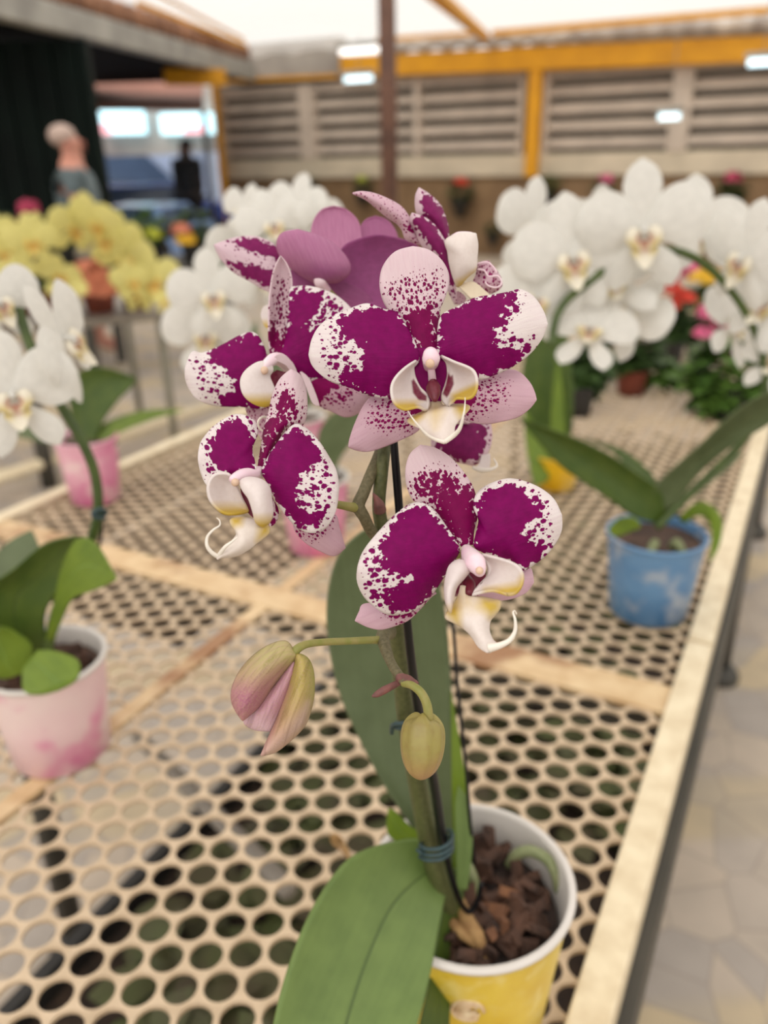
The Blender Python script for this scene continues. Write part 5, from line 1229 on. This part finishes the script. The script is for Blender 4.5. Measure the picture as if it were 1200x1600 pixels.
# pink pot behind the hero and its white flowers to the left
c = WZ(493, 868, Z0); c = c + Vector((0, .03, 0))
pc = thing('potted_orchid', 'white orchid with several flowers in a rose pink pot, behind the purple orchid', 'orchid', c)
pot(pc, c, .038, .047, .105, M['pot_pink'], M['pot_rim'], M['mixb'], .9)
dd = (c - CAM).dot(FW)
patch('leaf', TP, [(500, 770), (495, 720), (500, 670), (530, 640), (575, 625)], [(520, 770), (530, 720), (560, 680), (580, 650), (575, 625)], dd - .04, dd - .1, M['leaf_back'], pc, thick=.002)
stem(pc, [(505, 765, dd - .04), (520, 700, dd - .05), (530, 600, dd - .07), (500, 450, dd - .1), (440, 370, dd - .12), (370, 390, dd - .13), (335, 450, dd - .12), (325, 520, dd - .1)], 4.5)
d_ = dd - .15
for a in ((331, 458, 138, 5, 0, -4), (322, 520, 138, -5, 0, 4), (372, 395, 120, 30, 10, 12), (425, 350, 120, 10, -20, -10), (462, 322, 110, -25, -20, 8), (410, 430, 110, 35, 0, 10), (380, 330, 90, -40, -10, 20), (500, 340, 90, 30, -10, 0)):
    put_flower(pc, WS, a[0], a[1], d_ + .03 * math.sin(a[0]), a[2], a[3], a[4], a[5])
# another pink pot half hidden
c = WZ(478, 745, Z0); c = c + Vector((-.01, .03, 0))
pd = thing('potted_orchid', 'leafy orchid in a pink pot almost hidden behind the two left purple flowers', 'orchid', c)
pot(pd, c, .036, .045, .10, M['pot_pink'], M['pot_rim'], M['mixb'], .9)
dd = (c - CAM).dot(FW)
for (tx, ty, q) in ((430, 540, 0), (400, 500, .03), (470, 500, -.02)):
    patch('leaf', TP, [(470, 640), (tx - 16, (640 + ty) / 2 - 4), (tx, ty)], [(486, 640), (tx + 22, (640 + ty) / 2 + 8), (tx, ty)], dd, dd + q, M['leaf_back'], pd, nu=20, nv=12, thick=.002)

# blue pot at right with the arching white orchid
c = Vector((.310, .832, Z0))
pe = thing('potted_orchid', 'white orchid in a blue pot by the right rail, its flowers arching above', 'orchid', c)
pot(pe, c, .0445, .054, .10, M['pot_blue'], M['pot_blue'], M['mixb'], .9)
TB = (2.857, 780, 600); dd = (c - CAM).dot(FW)
patch('leaf', TB, [(700, 620), (600, 590), (500, 520), (380, 440), (270, 360), (180, 260), (95, 155)], [(740, 600), (720, 480), (620, 400), (500, 320), (380, 260), (240, 205), (95, 155)], .905, .80, M['leaf_dark'], pe, thick=.002, cup=.012, nv=20)
patch('leaf', TB, [(690, 560), (690, 470), (790, 365), (900, 270), (1000, 170), (1100, 90), (1200, 40), (1330, 5)], [(770, 590), (850, 450), (950, 345), (1060, 262), (1200, 180), (1280, 110), (1330, 5)], .905, .74, M['leaf_back'], pe, thick=.002, cup=.01, nv=20)
patch('leaf', TB, [(690, 500), (600, 400), (500, 300), (350, 230)], [(720, 480), (680, 400), (560, 300), (350, 230)], .91, .93, M['leaf_dark'], pe, thick=.002, nu=20, nv=12)
patch('leaf', TB, [(600, 650), (520, 680), (490, 650), (540, 600)], [(630, 640), (620, 610), (590, 595), (540, 600)], .88, .86, M['leaf_bright'], pe, thick=.002, nu=20, nv=12)
patch('leaf', TB, [(800, 600), (860, 540), (920, 528), (985, 580), (995, 660), (975, 740), (935, 800)], [(830, 620), (880, 590), (930, 600), (950, 660), (945, 740), (935, 800)], .90, .83, M['leaf_bright'], pe, thick=.002, nu=24, nv=12)
patch('leaf', TB, [(760, 560), (900, 430), (1000, 340), (1100, 300)], [(790, 570), (920, 460), (1030, 370), (1100, 300)], .93, .97, M['leaf_back'], pe, thick=.002, nu=20, nv=12)
for a_ in (-.012, .012):
    MB().tube([c + Vector((a_, -.02, .088)), c + Vector((a_, -.03, .102)), c + Vector((a_ * 1.6, -.038, .09))], .005, 8).build('aerial_root', M['root'], pe, smooth=True)
stem(pe, [(1025, 825, .90), (1090, 760, .89), (1160, 690, .87), (1194, 620, .85), (1190, 550, .84), (1160, 480, .83), (1110, 420, .82), (1060, 393, .81), (1010, 392, .81), (960, 412, .81), (915, 445, .81), (885, 470, .81), (868, 500, .81), (862, 540, .81)], 6.5)
for a in ((1005, 357, .78, 205, 8, 5, -6), (893, 398, .80, 190, 14, 0, -8), (838, 462, .82, 150, 10, 0, 6), (958, 440, .84, 165, -25, -25, -40), (922, 515, .82, 150, 5, -40, 10), (985, 490, .86, 150, -30, -20, 20),
          (1092, 352, .84, 170, 20, 150, 0), (1165, 400, .80, 175, -40, 10, 12), (1205, 470, .82, 160, -30, -10, 20), (832, 352, .90, 150, 40, 0, 14), (1145, 505, .88, 140, 60, -20, 35), (940, 350, .90, 120, 160, 0, 0), (1215, 560, .84, 120, -20, -20, 10)):
    put_flower(pe, WS, a[0], a[1], a[2], a[3], a[4], a[5], a[6])

# yellow pot at mid right
c = WZ(875, 772, Z0) + Vector((0, .035, 0))
pf = thing('potted_orchid', 'orchid with tall upright leaves in a bright yellow pot at the middle of the bench', 'orchid', c)
dd = (c - CAM).dot(FW)
pot(pf, c, .030, .036, .055, M['pot_yel2'], M['pot_yel2'], M['mixb'], .9)
patch('leaf', TP, [(862, 735), (835, 690), (815, 620), (822, 550), (845, 495), (872, 470)], [(884, 735), (892, 690), (896, 620), (892, 560), (884, 505), (872, 470)], dd, dd - .04, M['leaf_dark'], pf, thick=.002, cup=.01, nv=16)
patch('leaf', TP, [(862, 730), (835, 680), (820, 640), (822, 700), (835, 760)], [(880, 730), (868, 700), (862, 720), (856, 750), (835, 760)], dd - .01, dd - .05, M['leaf_bright'], pf, thick=.002, nu=24, nv=12)
patch('leaf', TP, [(868, 735), (860, 680), (865, 600), (872, 560)], [(890, 735), (884, 680), (880, 620), (872, 560)], dd - .03, dd - .05, M['leaf_bright'], pf, thick=.002, nu=24, nv=12)
# ---- flowering pot plants on the far half of the bench
def potplant(name, cat, lab, px, py, r, h, pm, heads, fol_c, fol_r, fol_m='fol', n=260, leaf=.035, z=None, soil=None):
    c = WZ(px, py, Z0 if z is None else z); t = thing(name, lab, cat, c)
    if r: pot(t, c, r * .78, r, h, M[pm], M[pm], M['mixb'], .9, 28)
    d = (c - CAM).dot(FW); rw = fol_r * d / F
    f = MB(); fc_ = c + Vector((0, 0, h)) if fol_c is None else W(fol_c[0], fol_c[1], d)
    leafcloud(f, fc_, rw, rw, max(.02, fol_c[2] * d / F if fol_c else rw), n, leaf)
    f.tube([c + Vector((0, 0, h * .85)), fc_], .006, 6, smooth_path=False)
    f.build('foliage', M[fol_m], t)
    for hx, hy, hr, hm in heads:
        q = MB(); hc = W(hx, hy, d - .02); blob_flowers(q, hc, hr * d / F, 80, hr * d / F * .27); q.tube([fc_, hc], .002, 6, smooth_path=False)
        q.build('flower_head', M[hm], t)
    return t
random.seed(21)
potplant('kalanchoe', 'plant', 'plant with red and pink flower heads in a small brown pot on the bench', 985, 615, .036, .055, 'terracotta',
         [(1052, 430, 22, 'magenta_petals'), (1075, 420, 15, 'pink_petals'), (1045, 456, 20, 'red_petals'), (1068, 468, 18, 'red_petals'), (1050, 480, 13, 'red_petals'), (1035, 500, 13, 'pink_petals')], (975, 535, 45), 62, 'fol', 300, .05)
potplant('kalanchoe', 'plant', 'bushy dark green potted plant with bright pink flower heads near the right rail', 1135, 650, .04, .06, 'plastic_dark',
         [(1118, 492, 26, 'pink_petals'), (1140, 505, 24, 'pink_petals'), (1100, 522, 16, 'pink_petals'), (1152, 522, 17, 'pink_petals')], (1135, 590, 66), 62, 'fol2', 420, .045)
potplant('kalanchoe', 'plant', 'potted plant with yellow flowers in a black pot under the arching white orchid', 1090, 560, .034, .05, 'plastic_dark',
         [(1100, 438, 22, 'yellow_petals'), (1120, 432, 14, 'yellow_petals')], (1085, 490, 45), 48, 'fol', 260, .05)
potplant('foliage_plant', 'plant', 'small dark leafy plant in a black pot beside the tall upright orchid leaves', 905, 648, .028, .06, 'plastic_dark', [], (912, 580, 40), 36, 'fol', 160, .05)
potplant('foliage_plant', 'plant', 'leafy plant in a black pot between the red and the yellow flowers', 1046, 572, .03, .06, 'plastic_dark', [], (1048, 505, 30), 26, 'fol', 160, .05)
potplant('foliage_plant', 'plant', 'low light green plant right of the small brown pot', 1052, 612, 0, .01, 'plastic_dark', [], (1030, 585, 16), 34, 'fol2', 70, .05)

# ---- neighbour bench at the left with terracotta pots and yellow orchids
def vb(px, py, z): return WZ(px, py, z)
M['olive_leg'] = mat('olive_grey_leg', srgb(128, 124, 108), .6)
nb = thing('display_bench', 'grey metal display bench with terracotta pots, left behind the white orchid', 'bench', Vector((WZ(60, 510, .75).x, WZ(60, 510, .75).y, 0)))
A_ = vb(-160, 530, .75); B_ = vb(258, 487, .75); bd = (B_ - A_).normalized(); bp_ = Vector((-bd.y, bd.x, 0)) * .75
tp_ = MB(); q = [A_, B_, B_ + bp_, A_ + bp_]; tp_.hexa([p - Vector((0, 0, .035)) for p in q] + q); tp_.build('bench_top', M['grey_metal'], nb)
for p in (A_ + bd * .05, B_ - bd * .03, B_ - bd * .03 + bp_ * .95, A_ + bp_ * .95):
    MB().tube([(p.x, p.y, 0), (p.x, p.y, .715)], .018, 10, smooth_path=False).build('leg', M['olive_leg'], nb, smooth=True)
kr = thing('low_rail', 'pale low pipe rail on dark posts standing on the paving at the left', 'rail', WZ(75, 760, 0))
A2, B2 = WZ(78, 760, 0), WZ(388, 645, 0); du = (B2 - A2)
zr = WY(76, 722, A2.y).z
MB().tube([A2 - du * .7 + Vector((0, 0, zr)), B2 + du * .2 + Vector((0, 0, zr))], .028, 12, smooth_path=False).build('rail_pipe', M['rail'], kr, smooth=True)
for p in (A2, B2):
    MB().tube([p, p + Vector((0, 0, .42))], .036, 12, smooth_path=False).build('post', M['steel_dark'], kr, smooth=True)
random.seed(8)
for i, (px, r_) in enumerate(((92, .085), (160, .08), (226, .08), (18, .08))):
    b0 = A_.lerp(B_, 0) ; t_ = (px + 160) / 418; p = A_.lerp(B_, t_) + bp_ * .22; p.z = .7505
    nm = ['terracotta pot with an orchid of big yellow flowers, left of the salmon flowers', 'terracotta pot with salmon flowers, between the yellow orchids', 'terracotta pot at the right end of the grey bench with pale yellow orchid flowers', 'terracotta pot with pale yellow orchid flowers at the left frame edge'][i]
    t = thing('potted_orchid' if i != 1 else 'kalanchoe', nm, 'orchid' if i != 1 else 'plant', p)
    pot(t, p, r_ * .75, r_, .12, M['terracotta'], M['terracotta'], M['mixb'], .9, 28)
    f = MB(); leafcloud(f, p + Vector((0, 0, .16)), .085, .08, .05, 50, .09); f.build('foliage', M['fol'], t)
    if i == 1:
        for hx, hy in ((140, 425), (160, 440), (150, 455), (172, 455), (130, 445)):
            q = MB(); dk_ = (p - CAM).dot(FW) - .25; hc = W(hx, hy, dk_); blob_flowers(q, hc, .055, 50, .03); q.tube([p + Vector((0, 0, .12)), hc], .003, 6, smooth_path=False); q.build('flower_head', M['salmon_petals'], t)
    else:
        dk_ = (p - CAM).dot(FW) - .45
        fl = {0: [(118, 352, 92, 20, 20, 10), (150, 345, 96, -40, 30, -5), (165, 372, 80, -10, 10, 10), (92, 430, 76, 30, -20, 20), (108, 455, 60, -20, -30, 0), (60, 372, 80, 30, 0, 10)],
              2: [(195, 402, 92, 8, 0, 6), (238, 436, 92, -4, 0, -6), (188, 372, 80, -30, 10, 0), (215, 460, 60, 20, -30, 10), (205, 438, 70, 30, -10, 0), (258, 470, 40, -20, -20, 0)],
              3: [(48, 375, 84, 8, 0, 0), (10, 392, 84, -8, 0, 5), (28, 425, 60, 20, -10, 0), (-10, 360, 70, 0, 10, 0)]}[i]
        top = fl[0]
        for a in fl:
            put_flower(t, YS, a[0], a[1], dk_ + .05 * math.sin(a[1]), a[2], a[3], a[4], a[5])
        s0 = p + Vector((0, 0, .12)); P = [s0, s0.lerp(W(fl[0][0], fl[0][1] - 25, dk_), .6) + Vector((0, 0, .1))] + [W(a[0], a[1] - 12, dk_ + .05) for a in sorted(fl[:3], key=lambda a: a[0])]
        MB().tube(P, .006, 8).build('flower_stem', M['stem2'], t, smooth=True)
# far display table with plants across the opening
dt_ = thing('display_table', 'dark table of green plants in front of the dark green building', 'table', Vector((WY(160, 400, 5.6).x, 5.6, 0)))
xa, xb = WY(-120, 400, 5.4).x, WY(342, 400, 5.4).x
MB().wbox(xa, xb, 5.4, 6.2, .70, .76).build('table_top', M['steel_dark'], dt_)
for x in (xa + .1, (xa + xb) / 2, xb - .1):
    for y in (5.5, 6.1): MB().wbox(x - .03, x + .03, y - .03, y + .03, 0, .70).build('leg', M['steel_dark'], dt_)
def tableplant(px, pyc, s, fm, heads, lab, Y=5.7):
    b = WY(px, pyc, Y); t = thing('potted_plant', lab, 'plant', Vector((b.x, Y, .7605)))
    pot(t, Vector((b.x, Y, .7605)), .06, .075, .12, M['plastic_dark'], M['plastic_dark'], M['mixb'], .9, 20)
    f = MB(); leafcloud(f, (b.x, Y, .76 + .22), .16 * s, .15, .13 * s, 110, .09); f.build('foliage', M[fm], t)
    for hx, hy, hm in heads:
        q = MB(); hc = WY(hx, hy, Y - .15); blob_flowers(q, hc, .05, 40, .035); q.tube([(b.x, Y, .98), hc], .003, 6, smooth_path=False); q.build('flower_head', M[hm], t)
tableplant(238, 385, .8, 'fol2', [(238, 368, 'lime_petals')], 'bright green leafy plant on the dark table under the street opening')
tableplant(300, 380, .9, 'fol', [(283, 362, 'salmon_petals'), (290, 375, 'yellow_petals')], 'green plant with small orange and yellow flowers at the right end of the dark table')
tableplant(5, 370, .9, 'fol', [(45, 325, 'magenta_petals')], 'dark green plant with a red blossom at the left edge on the dark table')
tableplant(180, 390, .7, 'fol', [], 'dark green plant on the dark table behind the yellow orchids')
tableplant(100, 390, .8, 'fol', [], 'dark leafy plant on the dark table in front of the person in grey')

GR = {'glow_bar': 'glowing bars around the canopy', 'hanging_planter': 'planters hanging on the wooden wall', 'car': 'cars parked in the street', 'potted_plant': 'plants on the dark display table',
      'kalanchoe': 'flowering kalanchoes in small pots', 'foliage_plant': 'small leafy plants on the bench', 'potted_orchid': 'potted moth orchids', 'rafter': 'yellow roof rafters', 'purlin': 'thin yellow purlins', 'shop_sign': 'lit shop signs in the street', 'steel_post': 'yellow uprights of the louvred wall'}
for o in list(SC.objects):
    n_ = o.name.split('.')[0]
    if o.parent is None and n_ in GR and 'label' in o: o['group'] = GR[n_]
